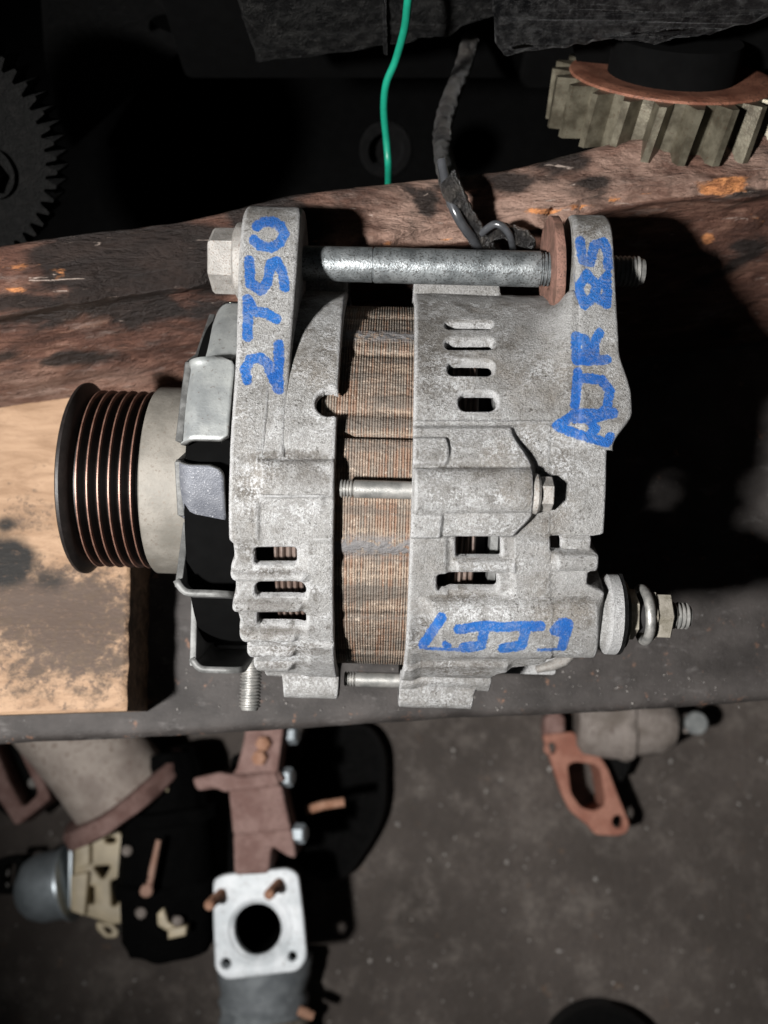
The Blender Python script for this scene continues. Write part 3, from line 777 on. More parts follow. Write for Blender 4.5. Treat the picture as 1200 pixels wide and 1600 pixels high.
ear('mounting_ear', lambda y: -.0411 - .0018 * sm(.01, .06, y), lambda y: -.0262 + .0004 * sm(.01, .06, y), M['cast'], R(97))
ear('mounting_ear', lambda y: .0520 + .0008 * sm(.0, .05, y), lambda y: .0668 - .0026 * sm(.012, .026, y) - .0055 * sm(.008, -.003, y), M['cast_rear'], thv(694, .0640), .0643)

# hidden wedge filling the front ear's root on the front side
# ---- stator
nl = 27; xs = []; gr = []
x = -.0175
while x < .0125:
    for dx, g in ((0, 0), (.00040, 0), (.00050, 1), (.00066, 1)): xs.append(x + dx); gr.append(g)
    x += .00076
ths = np.linspace(0, 2 * math.pi, 420, endpoint=False)
P = np.zeros((len(ths) + 1, len(xs), 3)); G = np.zeros(P.shape[:2]); W = np.zeros(P.shape[:2])
wt = [thv(525, .0585), thv(855, .0585)]
for i in range(len(ths) + 1):
    t = ths[i % len(ths)]; r0 = .0584 + .0003 * mnoise.noise(Vector((math.cos(t) * 9, math.sin(t) * 9, 0)))
    r0 -= .0009 * max(0, math.sin(t * 18 + .6)) ** 10
    for j, x in enumerate(xs):
        wv = max(math.exp(-((t - a) / .055) ** 4) for a in wt)
        P[i, j] = (x, (r0 - gr[j] * .00028 * (1 - wv) + wv * .0004 + .0004 * wv * mnoise.noise(Vector((x * 500, t * 40, 1)))) * math.cos(t), 0)
        P[i, j, 2] = AZ + P[i, j, 1] / (math.cos(t) if abs(math.cos(t)) > 1e-9 else 1e-9) * math.sin(t)
        G[i, j] = gr[j]; W[i, j] = wv
me = gridmesh(P); setattr_(me, 'groove', G); setattr_(me, 'weld', W)
link('stator_core', me, M['stator'], alt)
# end windings behind the vents and the dark inside
def coil(x0, x1, r, n):
    pr = []
    for k in range(n):
        for q in range(7):
            a = q / 6; pr.append((x0 + (x1 - x0) * (k + a) / n, r - .0012 + .0012 * math.sin(a * math.pi)))
    return lathe(pr, (0, 0, AZ), (1, 0, 0), 96, .0006)
link('winding', coil(.0185, .0265, .0535, 5), M['wind'], alt)
link('winding', coil(-.0305, -.0215, .0535, 5), M['wind'], alt)
link('inner_drum', lathe([(-.036, .02), (-.036, .044), (.030, .044), (.030, .02)], (0, 0, AZ), (1, 0, 0), 64), M['dark'], alt)  # plain dark drum added inside to block light
link('slip_ring_cover', lathe([(.0305, .030), (.0305, .0525), (.0325, .0535), (.0335, .0525), (.0335, .03)], (0, 0, AZ), (1, 0, 0), 64), M['edge'], alt)

# ---- bolts
def thread(x0, x1, r, pitch=.00085, depth=.00045):
    pr = [(x0, r - depth)]; x = x0
    while x < x1 - pitch:
        pr += [(x + pitch * .12, r - depth), (x + pitch * .42, r), (x + pitch * .62, r), (x + pitch * .92, r - depth)]; x += pitch
    pr += [(x1, r - depth * 1.6)]; return pr
def hexhead(x0, x1, r, ph=0.0):
    return lathe([(x0, r * .86), (x0 + .0007, r), (x1 - .0002, r), (x1, r * .98)], (0, 0, 0), (1, 0, 0), 6, 0, ph, 20)
for k, t0 in enumerate(T_BOLT[:2]):
    rb = .0640 if k == 0 else .0635
    e = empty('through_bolt', (0, 0, 0)); e.parent = alt; e.location = (0, rb * math.cos(t0), AZ + rb * math.sin(t0))
    link('shank', lathe([(-.0075, .0021), (-.0074, .0024), (.030, .0024)], seg=24), M['thread'], e)
    link('thread', lathe(thread(-.0112, -.0070, .00245), seg=24), M['thread'], e)
    if k == 0:
        hx = .0405
        link('bolt_flange', lathe([(hx - .001, .0052), (hx + .0003, .0055), (hx + .0010, .0050), (hx + .0010, .001)], seg=32), M['head'], e)
        link('bolt_head', hexhead(hx + .0006, hx + .0044, .0046, .3), M['head'], e)
# long mounting bolt through both ears
mb = empty('mounting_bolt'); mb.parent = alt; mb.location = (0, EY, AZ + EZ)
link('bolt_head', lathe([(-.0538, .0078), (-.0534, .0090), (-.0525, .0097), (-.0464, .0098), (-.0462, .0096)], seg=6, ph=.35, ang=22), M['head'], mb)
link('bolt_flange', lathe([(-.0464, .0096), (-.0456, .0112), (-.0440, .0115), (-.0426, .0112)], seg=48), M['head'], mb)
sh = lathe([(-.030, .0052), (.0020, .0052)] , seg=40, wob=.00004)
shp = [(-.040, .0052)] + [(q, .0052) for q in np.linspace(-.03, -.006, 14)] + [(-.0052, .0052), (-.0050, .00495), (-.0047, .00495), (-.0045, .0053)] + [(q, .0053) for q in np.linspace(-.003, .044, 24)] + [(.0452, .0053), (.0455, .0049)]
link('shank', lathe(shp, seg=56, wob=.00006), M['steel'], mb)
link('thread', lathe(thread(.0452, .0560, .0050, .0011, .0006), seg=40), M['steel'], mb)
link('thread', lathe([(.060, .0050)] + [(a + .0, b) for a, b in thread(.0672, .0765, .0046, .00135, .00055)], seg=40), M['thread'], mb)
wpts = [(math.cos(2 * math.pi * k / 10 + .25) * .0165 * (1 + .03 * math.sin(k * 2.3)), math.sin(2 * math.pi * k / 10 + .25) * .0165) for k in range(10)]
wm = plate([rounded(wpts, .006, 5), circ(0, 0, .0056, 28)], .0028, .0004)
wm.transform(Matrix.Rotation(R(90), 4, 'Y')); wm.transform(Matrix.Rotation(R(3), 4, 'Z')); wm.transform(Matrix.Translation((.0506, 0, -.0005)))
link('washer', rough(wm, .00025, 220), M['washer'], mb)

# ---- pulley
pul = empty('pulley'); pul.parent = alt; pul.location = (-.0600, 0, AZ)
X = lambda v: v + .060
ridges = [-.0931, -.0898, -.0865, -.0832, -.0799, -.0766]
pr = [(X(-.0985), .006), (X(-.0985), .0285), (X(-.0990), .0308), (X(-.0985), .0315), (X(-.0976), .0316), (X(-.0969), .0309), (X(-.0958), .0292), (X(-.0950), .0262)]
for k, rx in enumerate(ridges):
    pr += [(X(rx - .0008), .0262), (X(rx - .00028), .0290)]
    pr += [(X(rx + .00028), .0290), (X(rx + .0008), .0262)]
    if k < 5: pr.append((X(rx + .00165), .0255))
pr += [(X(-.0752), .0260), (X(-.0745), .0262), (X(-.0741), .0300)]
link('groove_drum', lathe(pr, seg=128, ang=25), M['pulley'], pul)
for rx in ridges:
    link('groove_crest', lathe([(X(rx - .00042), .02855), (X(rx - .00018), .02925), (X(rx + .00018), .02925), (X(rx + .00042), .02855)], seg=128, wob=.00008, ang=60), M['rim'], pul)
link('hub_sleeve', lathe([(X(-.0741), .0290), (X(-.0740), .0302), (X(-.0735), .0308)] + [(X(q), .0308) for q in np.linspace(-.072, -.060, 8)] + [(X(-.0590), .0304), (X(-.0588), .02), (X(-.05), .02)], seg=128), M['hub'], pul)

# ---- cooling fan: a pressed disc with bent vanes
fan = empty('cooling_fan'); fan.parent = alt; fan.location = (-.0560, 0, AZ)
def fp(v, z): q = lpx(300, v, z); return (q.y, q.z - AZ)
vanes = [  # outer edge and inner edge (picture row, height), x range, material, part label
    ((478, .095), (566, .114), .0035, .0130, 'zinc', None),
    ((562, .119), (690, .1235), .0015, .0135, 'zinc', 'pale plated fan vane with a curled corner'),
    ((724, .1225), (810, .112), .0005, .0125, 'fan_dark', 'dark speckled fan vane'),
    ((921, .112), (917, .092), .0002, .0150, 'fan_in', None),
    ((1041, .083), (1012, .058), .0002, .0150, 'fan_in', None),
]
def vane_mesh(p0, p1, x0, x1, th=.0012, curl=0.0, up=False):
    """plate spanning p0-p1 round the rim and x0-x1 along the axis, far corners rounded"""
    y0, z0 = p0; y1, z1 = p1; L = math.hypot(y1 - y0, z1 - z0); W_ = x1 - x0; r = min(L, W_) * .32
    o_ = [(0, 0), (W_ - r, 0)] + [(W_ - r + r * math.sin(a), r - r * math.cos(a)) for a in np.linspace(.15, 1.57, 7)] + \
         [(W_, L - r * .5)] + [(W_ - r * .5 + r * .5 * math.cos(a), L - r * .5 + r * .5 * math.sin(a)) for a in np.linspace(.2, 1.57, 5)] + [(0, L)]
    # dense strip grid with the outline as limits
    n = 18; m = 14; P = np.zeros((n + 1, m + 1, 3))
    ty, tz = (y1 - y0) / L, (z1 - z0) / L; ny_, nz_ = -tz, ty
    if (ny_ > 0) if up else (nz_ < 0): ny_, nz_ = -ny_, -nz_
    for i in range(n + 1):
        s = L * i / n
        xe = W_
        if s < r: xe = W_ - r + math.sqrt(max(0, r * r - (r - s) ** 2))
        if s > L - r * .5: xe = W_ - r * .5 + math.sqrt(max(0, (r * .5) ** 2 - (s - L + r * .5) ** 2))
        for j in range(m + 1):
            x = x0 + xe * j / m
            bend = .0030 * max(0, 1 - (x - x0) / .003) ** 2            # foot curves into the disc
            bow = .0008 * math.sin(math.pi * s / L)
            cu = curl * max(0, 1 - s / .004) ** 2 * max(0, 1 - (x - x0) / .006)
            P[i, j] = (x, y0 + ty * s + ny_ * (bow - bend + cu), z0 + tz * s + nz_ * (bow - bend + cu))
    return gridmesh(P)
for p0, p1, x0, x1, mt, lb in vanes:
    me = vane_mesh(fp(*p0), fp(*p1), x0, x1, curl=.003 if lb and 'curled' in lb else 0, up=mt == 'fan_in')
    o = link('fan_vane', me, M[mt], fan)
    if lb: o['label'] = lb
    md = o.modifiers.new('sheet', 'SOLIDIFY'); md.thickness = .0019; md.offset = -1
    me.materials.append(M['edge']); md.material_offset_rim = 1
for t0 in (R(28), R(-5), R(-40), R(-80), R(-115), R(-150)):
    a, b = .053, .056
    me = vane_mesh((a * math.cos(t0), a * math.sin(t0)), (b * math.cos(t0 - .32), b * math.sin(t0 - .32)), .0005, .013)
    o = link('fan_vane', me, M['fan_in'], fan); md = o.modifiers.new('sheet', 'SOLIDIFY'); md.thickness = .0019
dl = [fp(490, .090), fp(552, .106), fp(566, .119), fp(690, .1235), fp(700, .105), fp(722, .1225), fp(806, .114), fp(814, .100), fp(816, .106), fp(918, .111), fp(924, .090), fp(928, .088), fp(1040, .083)]
for t0 in (200, 222, 245, 270, 295, 320, 345, 8): dl.append((.055 * math.cos(R(t0)), .055 * math.sin(R(t0)))); dl.append((.045 * math.cos(R(t0 + 9)), .045 * math.sin(R(t0 + 9))))
dm = plate([dl], .0021, .0004); 
dm.transform(Matrix(((0, 0, 1, 0), (1, 0, 0, 0), (0, 1, 0, 0), (0, 0, 0, 1)))); dm.transform(Matrix.Translation((.0008, 0, 0)))
o = link('fan_disc', dm, M['fan_in'], fan); dm.materials.append(M['edge'])
for p in dm.polygons: p.material_index = 1 if abs(p.normal.x) < .6 else 0
link('shade_drum', lathe([(.001, .02), (.001, .053), (.0142, .052), (.0142, .02)], seg=64), M['void'], fan)  # black drum added to fill the shaded inside of the fan
# ---- stud hanging from the front bracket
e = lpx(392, 1052, .050); 
link('threaded_stud', lathe(thread(0, .024, .0036, .0011, .0006), (lpx(392, 1060, .052).x, -.050, .052), (.0, -1, -.05), 24), M['thread'], alt)

# ---- output terminal
te = empty('output_terminal'); te.parent = alt; tp = lpx(990, 960, .103); te.location = (0, tp.y, tp.z); te.scale = (1, .91, .91)
def tx(u, dz=0): return lpx(u, 960, .103 + dz).x
ink0 = lambda me: (setattr_(me, 'ink', [12.0] * len(me.vertices)), me)[1]
me = lathe([(.055, .0100), (tx(936), .0112), (tx(945), .0126), (tx(961), .0126), (tx(964), .0114)], seg=40, wob=.0003)
link('terminal_boss', ink0(me), M['cast_rear'], te)
link('insulator', lathe([(tx(962), .0116), (tx(963), .0124), (tx(967), .0124), (tx(968), .0116)], seg=40, wob=.0008), M['black'], te)
link('plain_washer', lathe([(tx(968), .0100), (tx(969), .0106), (tx(974), .0106), (tx(975), .0098)], seg=40), M['nut'], te)
link('nut', lathe([(tx(974), .0072), (tx(976), .0079), (tx(990), .0079), (tx(992), .0070)], seg=6, ph=.2, ang=20), M['nut'], te)
link('insulating_sleeve', lathe([(tx(990), .0056), (tx(1012), .0056)], seg=32), M['dark'], te)
# zinc ring washer, a loop of round-edged wire
rp = [(tx(1003) + -.0004 + .0012 * math.sin(a * .5), .0082 * math.cos(a), .0082 * math.sin(a)) for a in np.linspace(.1, 2 * math.pi - .05, 48)]
link('spring_washer', tube(rp, .00145, 12), M['thread'], te)
link('nut', lathe([(tx(1012), .0078), (tx(1014), .0084), (tx(1018), .0084), (tx(1020), .0070), (tx(1021), .0076), (tx(1042), .0076), (tx(1045), .0064)], seg=6, ph=.7, ang=20), M['nut'], te)
link('thread', lathe(thread(tx(1042), tx(1077), .0042, .0012, .0006), seg=32), M['thread'], te)
me = pxplate([[(795, 1020), (905, 1012), (893, 1032), (850, 1042), (800, 1044)]], .045, .006, .001); me.transform(Matrix.Rotation(-YAW, 4, 'Z'))
link('clip_tab', me, M['black'], alt)
me = tube([tuple(lpx(u, v, .047)) for u, v in ((838, 1046), (862, 1040), (880, 1032), (892, 1024))], [.0012, .0018, .0022, .0016], 10)
link('clip_wire', me, M['head'], alt)

# ------------------------------------------------------------ things behind the beam
# helical gear lying on the beam
gl = pxy(1075, 190, .118)
gear = empty('helical_gear', gl)
tag(gear, 'brown helical gear with slanted metal teeth and a red face, on top of the timber', 'gear')
def gear_mesh(n, rr_, rt, width, twist, duty=(.10, .34, .60, .84), seg_=6):
    vs = []; fs = []; rows = seg_
    per = 4
    for i in range(rows + 1):
        q = i / rows; z = -width * q
        for k in range(n):
            for f, r in zip(duty, (rr_, rt, rt, rr_)):
                a = 2 * math.pi * (k + f) / n + twist * q
                vs.append((r * math.cos(a), r * math.sin(a), z))
    N = n * per
    for i in range(rows):
        for k in range(N):
            k2 = (k + 1) % N; fs.append((i * N + k, (i + 1) * N + k, (i + 1) * N + k2, i * N + k2))
    fs.append(tuple(range(N))); fs.append(tuple(rows * N + k for k in range(N - 1, -1, -1)))
    me = mesh('gear', vs, fs)
    sharp(me, 15); return me
GRr = .041
gm = gear_mesh(22, GRr - .0060, GRr, .0175, -.06, (.16, .38, .58, .80))
tilt = Matrix.Rotation(R(-40), 4, 'X') @ Matrix.Rotation(R(2), 4, 'Y')
def g_add(name, me, mt, ph=0):
    me.transform(tilt); return link(name, me, M[mt], gear, False)
gm.transform(Matrix.Translation((0, 0, 0))); 
ctr = px(1072, 260, .0955) - gl - tilt.to_3x3() @ Vector((-.001, -.041, -.0175))
for_ = Matrix.Translation(ctr)
def gput(name, me, mt):
    me.transform(for_ @ tilt); o = link(name, me, M[mt], gear, False); return o
gput('toothed_rim', gm, 'geartooth')
gput('red_face', lathe([(.0, .0352), (.0007, .0348), (.0014, .032), (.0010, .028), (.0002, .016)], (0, 0, 0), (0, 0, 1), 96), 'gearred')
gput('inner_ring', lathe([(0, .022), (.010, .022), (.012, .0215), (.012, .01)], (0, 0, 0), (0, 0, 1), 64), 'void')

# black casting, right
def face_plate(pts, y, depth, bevel=.003, lean=0.0, rnd=.004):
    """outline measured on the upright plane y, running back by depth"""
    q = [(pxy(u, v, y).x, pxy(u, v, y).z) for u, v in pts]
    me = plate([rounded(q, rnd)], depth, bevel)
    me.transform(Matrix(((1, 0, 0, 0), (0, 0, -1, 0), (0, 1, 0, 0), (0, 0, 0, 1))))   # z -> -y
    me.transform(Matrix.Translation((0, y, 0)))
    bm = bmesh.new(); bm.from_mesh(me)
    me2 = bpy.data.meshes.new('fp'); bm.to_mesh(me2); bm.free(); return me2
cb = empty('engine_casting', (.13, .20, -.006))
tag(cb, 'black oily engine casting with a stepped rim above the brown helical gear', 'engine part')
def inpar(par, name, me, mat, smooth=False):
    me.transform(Matrix.Translation(-Vector(par.location))); return link(name, me, mat, par, smooth)
f1 = face_plate([(768, 24), (830, 2), (1000, -60), (1500, -160), (1500, -20), (1203, 34), (1100, 60), (1024, 74), (954, 70), (905, 74), (780, 96)], .135, .10, .003)
inpar(cb, 'rim_flange', rough(f1, .0010, 260, 3), M['black2'])
f2 = face_plate([(860, -60), (1480, -180), (1480, 60), (1200, 112), (1100, 126), (950, 134), (905, 120)], .152, .09, .002)
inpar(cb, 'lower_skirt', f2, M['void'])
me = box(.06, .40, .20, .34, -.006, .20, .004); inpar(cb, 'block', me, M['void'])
# black casting, upper left of the wire
cb2 = empty('engine_cover', (-.01, .22, -.006))
tag(cb2, 'soot black ribbed engine cover hanging over the dark gap behind the green wire', 'engine part')
f3 = face_plate([(362, -30), (380, 40), (400, 104), (440, 98), (597, 80), (690, 62), (800, 20), (820, -60), (600, -200), (362, -200)], .165, .05, .003)
inpar(cb2, 'cover', rough(f3, .0012, 200, 3, 4.0), M['cover'])
f4 = face_plate([(597, -30), (599, 86), (606, 88), (602, -30)], .163, .02, .0006); inpar(cb2, 'rib', f4, M['black2'])
me = lathe([(.0, .012), (.006, .0135), (.010, .0135), (.012, .0125), (.012, .009), (.002, .008)], pxy(603, 228, .215) + Vector((0, 0, 0)), (0, -.72, .70), 40)
inpar(cb2, 'port', me, M['black'])
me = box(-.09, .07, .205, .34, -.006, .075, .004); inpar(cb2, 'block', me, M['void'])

# spur gear, left, standing in the dark
sg = empty('spur_gear', pxy(-70, 410, .125))
tag(sg, 'dark spur gear standing upright at the left edge behind the timber', 'gear')
gc = pxy(-101, 235, .135)
sgm = gear_mesh(52, .0412, .0454, .016, 0.0, (.08, .36, .58, .86), 2)
face_rot = Matrix.Rotation(R(43), 4, 'X')
sgm.transform(Matrix.Translation(gc - Vector(sg.location)) @ face_rot); link('toothed_disc', sgm, M['gearblack'], sg, False)
fn = face_rot.to_3x3() @ Vector((0, 0, 1)); dd_ = Vector(ray(-15, 268)); hb = Vector(CAM) + dd_ * ((gc - Vector(CAM)).dot(fn) / dd_.dot(fn))
me = lathe([(0, .010), (.003, .010), (.0036, .0092), (.0036, .003)], (0, 0, 0), (0, 0, 1), 36); me.transform(Matrix.Translation(hb - Vector(sg.location)) @ face_rot); link('washer', me, M['gearblack'], sg, False)
me = lathe([(0, .0070), (.007, .0070), (.008, .006)], (0, 0, .003), (0, 0, 1), 6, ang=20); me.transform(Matrix.Translation(hb - Vector(sg.location)) @ face_rot); link('bolt_head', me, M['cover'], sg, False)
# dark triangular plate with a hole, behind the gear
tp_ = [(60, -60), (330, -60), (330, 40), (250, 110), (105, 240), (70, 100)]
q = [(pxy(u, v, .26).x, pxy(u, v, .26).z) for u, v in tp_]; hc = pxy(268, 48, .26)
me = plate([rounded(q, .01), circ(hc.x, hc.z, .011, 28)], .008, .001); me.transform(Matrix(((1, 0, 0, 0), (0, 0, -1, 0), (0, 1, 0, 0), (0, 0, 0, 1)))); me.transform(Matrix.Translation((0, .26, 0)))
o = center_origin(link('bracket_plate', me, M['black'], None, False)); tag(o, 'near black triangular plate with a round hole in the upper left dark', 'metal plate')

# green wire and black cable
gw = [pxy(641, -30, .150), pxy(637, 5, .148), pxy(632, 45, .146), pxy(618, 95, .143), pxy(604, 130, .140), pxy(600, 170, .137), pxy(604, 220, .132), pxy(607, 262, .124), pxy(607, 300, .110)]
o = center_origin(link('green_wire', tube(spline(gw, 10), .00135, 12), M['green'])); tag(o, 'thin green insulated wire hanging down behind the timber', 'wire')
cbw = empty('taped_cable', px(700, 250, .092)); tag(cbw, 'dusty black taped cable draped over the timber behind the long bolt', 'cable')
def cpt(u, v, z): return px(u, v, z)
c1 = [pxy(735, 60, .19), pxy(722, 110, .175), pxy(704, 155, .155), pxy(692, 200, .138), pxy(693, 240, .124), cpt(703, 285, .103), cpt(722, 330, .1005), cpt(748, 372, .093), cpt(770, 400, .083), cpt(790, 440, .07)]
def radj(n, r0, f): return [r0 * (1 + f * math.sin(k * 1.3) * .5 + f * mnoise.noise(Vector((k * .7, 0, 0)))) for k in range(n)]
sp = spline(c1, 14); me = tube(sp, radj(len(sp), .0034, .10), 16); inpar(cbw, 'taped_bundle', me, M['tape'], False)
c2 = [cpt(690, 250, .107), cpt(700, 300, .105), cpt(716, 340, .103), cpt(738, 372, .097), cpt(752, 392, .09)]
sp = spline(c2, 10); inpar(cbw, 'bare_wire', tube(sp, .0016, 10), M['wire'], False)
c3 = [cpt(752, 365, .097), cpt(775, 350, .1015), cpt(795, 365, .1), cpt(803, 392, .092)]
sp = spline(c3, 10); inpar(cbw, 'wire_loop', tube(sp, .0012, 10), M['wire'], False)
me = tube(spline([cpt(765, 372, .094), cpt(790, 362, .096), cpt(818, 372, .096), cpt(832, 385, .09)], 8), [.0012 + .0016 * math.sin(math.pi * k / 24) for k in range(25)], 10); rough(me, .0009, 420)
inpar(cbw, 'torn_tape', me, M['tape'])

# ------------------------------------------------------------ parts lying on the floor in front of the bench
FZ = -.40
def floor_thing(name, label, cat, u, v):
    p = px(u, v, FZ); e = empty(name, p); tag(e, label, cat); return e
# rusty frame
e = floor_thing('rusty_channel', 'pinkish rusty open rectangular frame at the far left under the bench', 'metal frame', 20, 1230)
me = pxplate([[(-60, 1120), (36, 1148), (80, 1248), (24, 1292), (-10, 1240)], [(-20, 1140), (20, 1156), (60, 1240), (36, 1262), (14, 1222)]], -.335, .03, .002, .004)
inpar(e, 'frame', rough(me, .0006, 90), M['rustpink'])
me = lathe([(0, .004), (.006, .004), (.007, .003)], px(56, 1222, -.36), (0, 0, 1), 12); inpar(e, 'pin', me, M['head'])
me = pxplate([[(-40, 1150), (40, 1150), (70, 1245), (25, 1285), (-40, 1240)]], -.362, .034, .001, .003); inpar(e, 'base', me, M['gearblack'])
# grey pipe with flanged mouth
e = floor_thing('flanged_pipe', 'brownish grey cast pipe whose flared flange rim faces the floor', 'pipe', 175, 1230)
a = px(190, 1236, -.335); b = px(100, 1110, -.32)
ax = (b - a).normalized(); ax.z = .25; ax.normalize()
me = lathe([(-.004, .036), (.002, .0365), (.010, .0365), (.022, .0365), (.05, .037), (.09, .040), (.12, .041), (.15, .041)], a, ax, 48, .001); inpar(e, 'pipe', rough(me, .0012, 45), M['pipe'], False)
me = lathe([(-.012, .045), (-.010, .049), (-.002, .0495), (.001, .046), (.001, .03)], a, ax, 48, .0024); inpar(e, 'flange', rough(me, .0012, 50), M['rustpink'])
# solenoid valve with cream housing
e = floor_thing('solenoid_valve', 'yellowed cream plastic valve with a silver can and black plug', 'valve', 150, 1400)
z = -.345
me = pxplate([[(116, 1318), (152, 1312), (162, 1300), (184, 1296), (194, 1312), (188, 1330), (194, 1400), (202, 1428), (196, 1442), (172, 1446), (160, 1440), (112, 1424)], circ(172, 1313, 9, 12, 5), [(144, 1354), (174, 1352), (160, 1376)], [(138, 1386), (147, 1384), (147, 1412), (139, 1414)], [(172, 1376), (182, 1374), (186, 1412), (174, 1418)]], z, .020, .0015, .003)
inpar(e, 'housing', me, M['cream'])
me = pxplate([[(118, 1316), (140, 1312), (140, 1352), (116, 1360)]], z + .006, .012, .001, .002); inpar(e, 'tab', me, M['cream'])
me = pxplate([[(110, 1368), (138, 1362), (132, 1432), (110, 1424)]], z + .006, .012, .001, .002); inpar(e, 'tab', me, M['cream'])
me = pxplate([[(150, 1440), (176, 1444), (186, 1456), (182, 1466), (164, 1466), (150, 1452)], [(160, 1448), (172, 1450), (176, 1458), (168, 1460)]], z - .003, .008, .001, .002); inpar(e, 'clip', me, M['cream'])
me = pxplate([[(190, 1446), (248, 1462), (244, 1474), (188, 1456)]], z - .01, .006, .001); inpar(e, 'lever', me, M['galv'])
a = px(112, 1378, z - .008); b = px(38, 1392, z - .012); L = (b - a).length; ax = (b - a).normalized()
me = lathe([(0, .026), (.002, .0265), (.004, .024), (L * .6, .024), (L * .85, .021), (L, .016), (L, .006)], a, ax, 40); inpar(e, 'can', me, M['galv'])
me = pxplate([[(106, 1322), (113, 1320), (111, 1420), (106, 1422)]], z + .001, .02, .001); inpar(e, 'seam_ring', me, M['galv'])
me = pxplate([[(-6, 1342), (30, 1340), (26, 1398), (-8, 1398)], [(4, 1350), (24, 1349), (20, 1390), (0, 1390)]], z + .004, .022, .0012, .003); inpar(e, 'plug', me, M['black'])
for v in (1362, 1384):
    me = lathe([(0, .0035), (.006, .0030)], px(12, v, z - .012), (0, 0, 1), 12); inpar(e, 'pin', me, M['head'])
# dark motor
e = floor_thing('dark_motor', 'dark oily motor body between the cream valve and the rusty bracket', 'motor', 265, 1330)
me = lathe([(-.070, .012), (-.070, .028), (-.060, .032), (-.03, .033), (-.028, .037), (-.02, .037), (-.018, .032), (.02, .031), (.022, .036), (.03, .036), (.032, .029), (.058, .027), (.068, .02), (.068, .012)], px(262, 1325, -.345), (-.05, 1, .12), 48, .004); inpar(e, 'body', rough(me, .003, 40), M['void'], False)
me = tube([px(232, 1396, -.300), px(238, 1360, -.297), px(248, 1312, -.296)], [.0022, .0024, .0018], 10); inpar(e, 'rod', me, M['railwood'])
me = lathe([(0, .0042), (.003, .0042), (.004, .003)], px(229, 1390, -.301), (.2, -.2, 1), 20); inpar(e, 'rod_eye', me, M['railwood'])
me = pxplate([[(262, 1452), (292, 1446), (290, 1462), (262, 1468)]], -.31, .012, .001, .001); inpar(e, 'terminal_block', me, M['cream'])
me = pxplate([[(245, 1428), (256, 1418), (262, 1440), (276, 1450), (262, 1456), (246, 1446)]], -.312, .008, .001, .001); inpar(e, 'clip', me, M['cream'])
for (u, v) in ((197, 1328), (219, 1425), (276, 1438)):
    me = lathe([(0, .0035), (.005, .0035), (.006, .002)], px(u, v, -.318), (.4, 0, 1), 14); inpar(e, 'screw', me, M['greycast'])
me = pxplate([[(245, 1212), (266, 1208), (262, 1238), (252, 1232)]], -.31, .01, .001); inpar(e, 'tab', me, M['cream'])
# rusty bracket arm
e = floor_thing('rusty_manifold_bracket', 'mauve rusty bolted bracket standing above the bright square flange', 'bracket', 405, 1270)
z = -.255
me = pxplate([[(386, 1120), (448, 1110), (436, 1205), (446, 1222), (360, 1232), (340, 1222), (368, 1206), (378, 1170)]], z, .03, .002, .003); inpar(e, 'upper_arm', rough(me, .0004, 90), M['rustpink'])
me = pxplate([[(430, 1112), (446, 1110), (434, 1206), (424, 1212)]], z + .004, .03, .001, .002); inpar(e, 'edge_flange', me, M['rustpink'])
me = pxplate([[(300, 1216), (345, 1206), (360, 1210), (432, 1206), (438, 1228), (350, 1238), (338, 1232), (308, 1236)]], z + .003, .02, .002, .003); inpar(e, 'cross_bar', rough(me, .0004, 90), M['rustpink'])
me = pxplate([[(356, 1234), (440, 1226), (456, 1298), (364, 1306)]], z - .002, .04, .002, .003); inpar(e, 'middle_block', rough(me, .0004, 90), M['rustpink'])
me = pxplate([[(364, 1302), (456, 1294), (464, 1342), (448, 1338), (425, 1322), (420, 1366), (366, 1368)]], z - .005, .05, .002, .003); inpar(e, 'lower_block', rough(me, .0004, 90), M['rustpink'])
for (u, v) in ((412, 1162), (406, 1184)):
    me = lathe([(0, .0050), (.005, .0048), (.006, .003)], px(u, v, z), (0, 0, 1), 6, ang=20); inpar(e, 'bolt_head', me, M['copper'])
for (u, v) in ((442, 1214), (462, 1302), (450, 1148)):
    me = lathe([(0, .0062), (.006, .0062), (.007, .005)], px(u, v, z - .012), (1, 0, .3), 6, ang=20); inpar(e, 'nut', me, M['galv'])
me = box(-.105, -.075, -.19, -.10, -.398, -.30, .004); inpar(e, 'foot', me, M['void'])
me = pxplate([[(465, 1130), (580, 1132), (606, 1175), (602, 1270), (575, 1330), (545, 1372), (505, 1380), (462, 1360)]], -.372, .026, .008, .014); inpar(e, 'shadow_slab', rough(me, .002, 30, 1), M['black'])  # flat black slab added in place of the shadow on the floor
me = tube([px(478, 1266, -.30), px(505, 1258, -.30), px(538, 1253, -.30)], [.0032, .0032, .0032], 14); inpar(e, 'stud', me, M['copper'])
# bright square flange with pipe
e = floor_thing('square_flange', 'bright silver square flange with a black round bore and two copper studs', 'flange', 405, 1450)
z = -.290
me = pxplate([[(333, 1374), (352, 1366), (400, 1362), (450, 1356), (466, 1366), (474, 1430), (480, 1498), (466, 1518), (352, 1532), (336, 1516), (333, 1440)], circ(403, 1450, 37, 40, 44), circ(353, 1506, 7.5, 16, 8.5), circ(457, 1495, 6.5, 16, 7.5)], z, .009, .0015, .004)
inpar(e, 'flange_face', me, M['flange'])
c = px(403, 1450, z - .004); rx = (px(440, 1450, z) - px(366, 1450, z)).length / 2
me = lathe([(.0, rx + .0045), (-.095, rx + .006), (-.095, rx + .001), (-.09, rx), (0.0005, rx + .0005)], c, (0, .0, 1), 40, cap=False); inpar(e, 'bore_pipe', me, M['void'], False)
me = lathe([(0.0005, rx + .0002), (.0032, rx + .0005), (.0052, rx + .0035), (.0046, rx + .0075)], c + Vector((0, 0, .0)), (0, 0, 1), 48, cap=False); inpar(e, 'bore_lip', me, M['flange'], False)
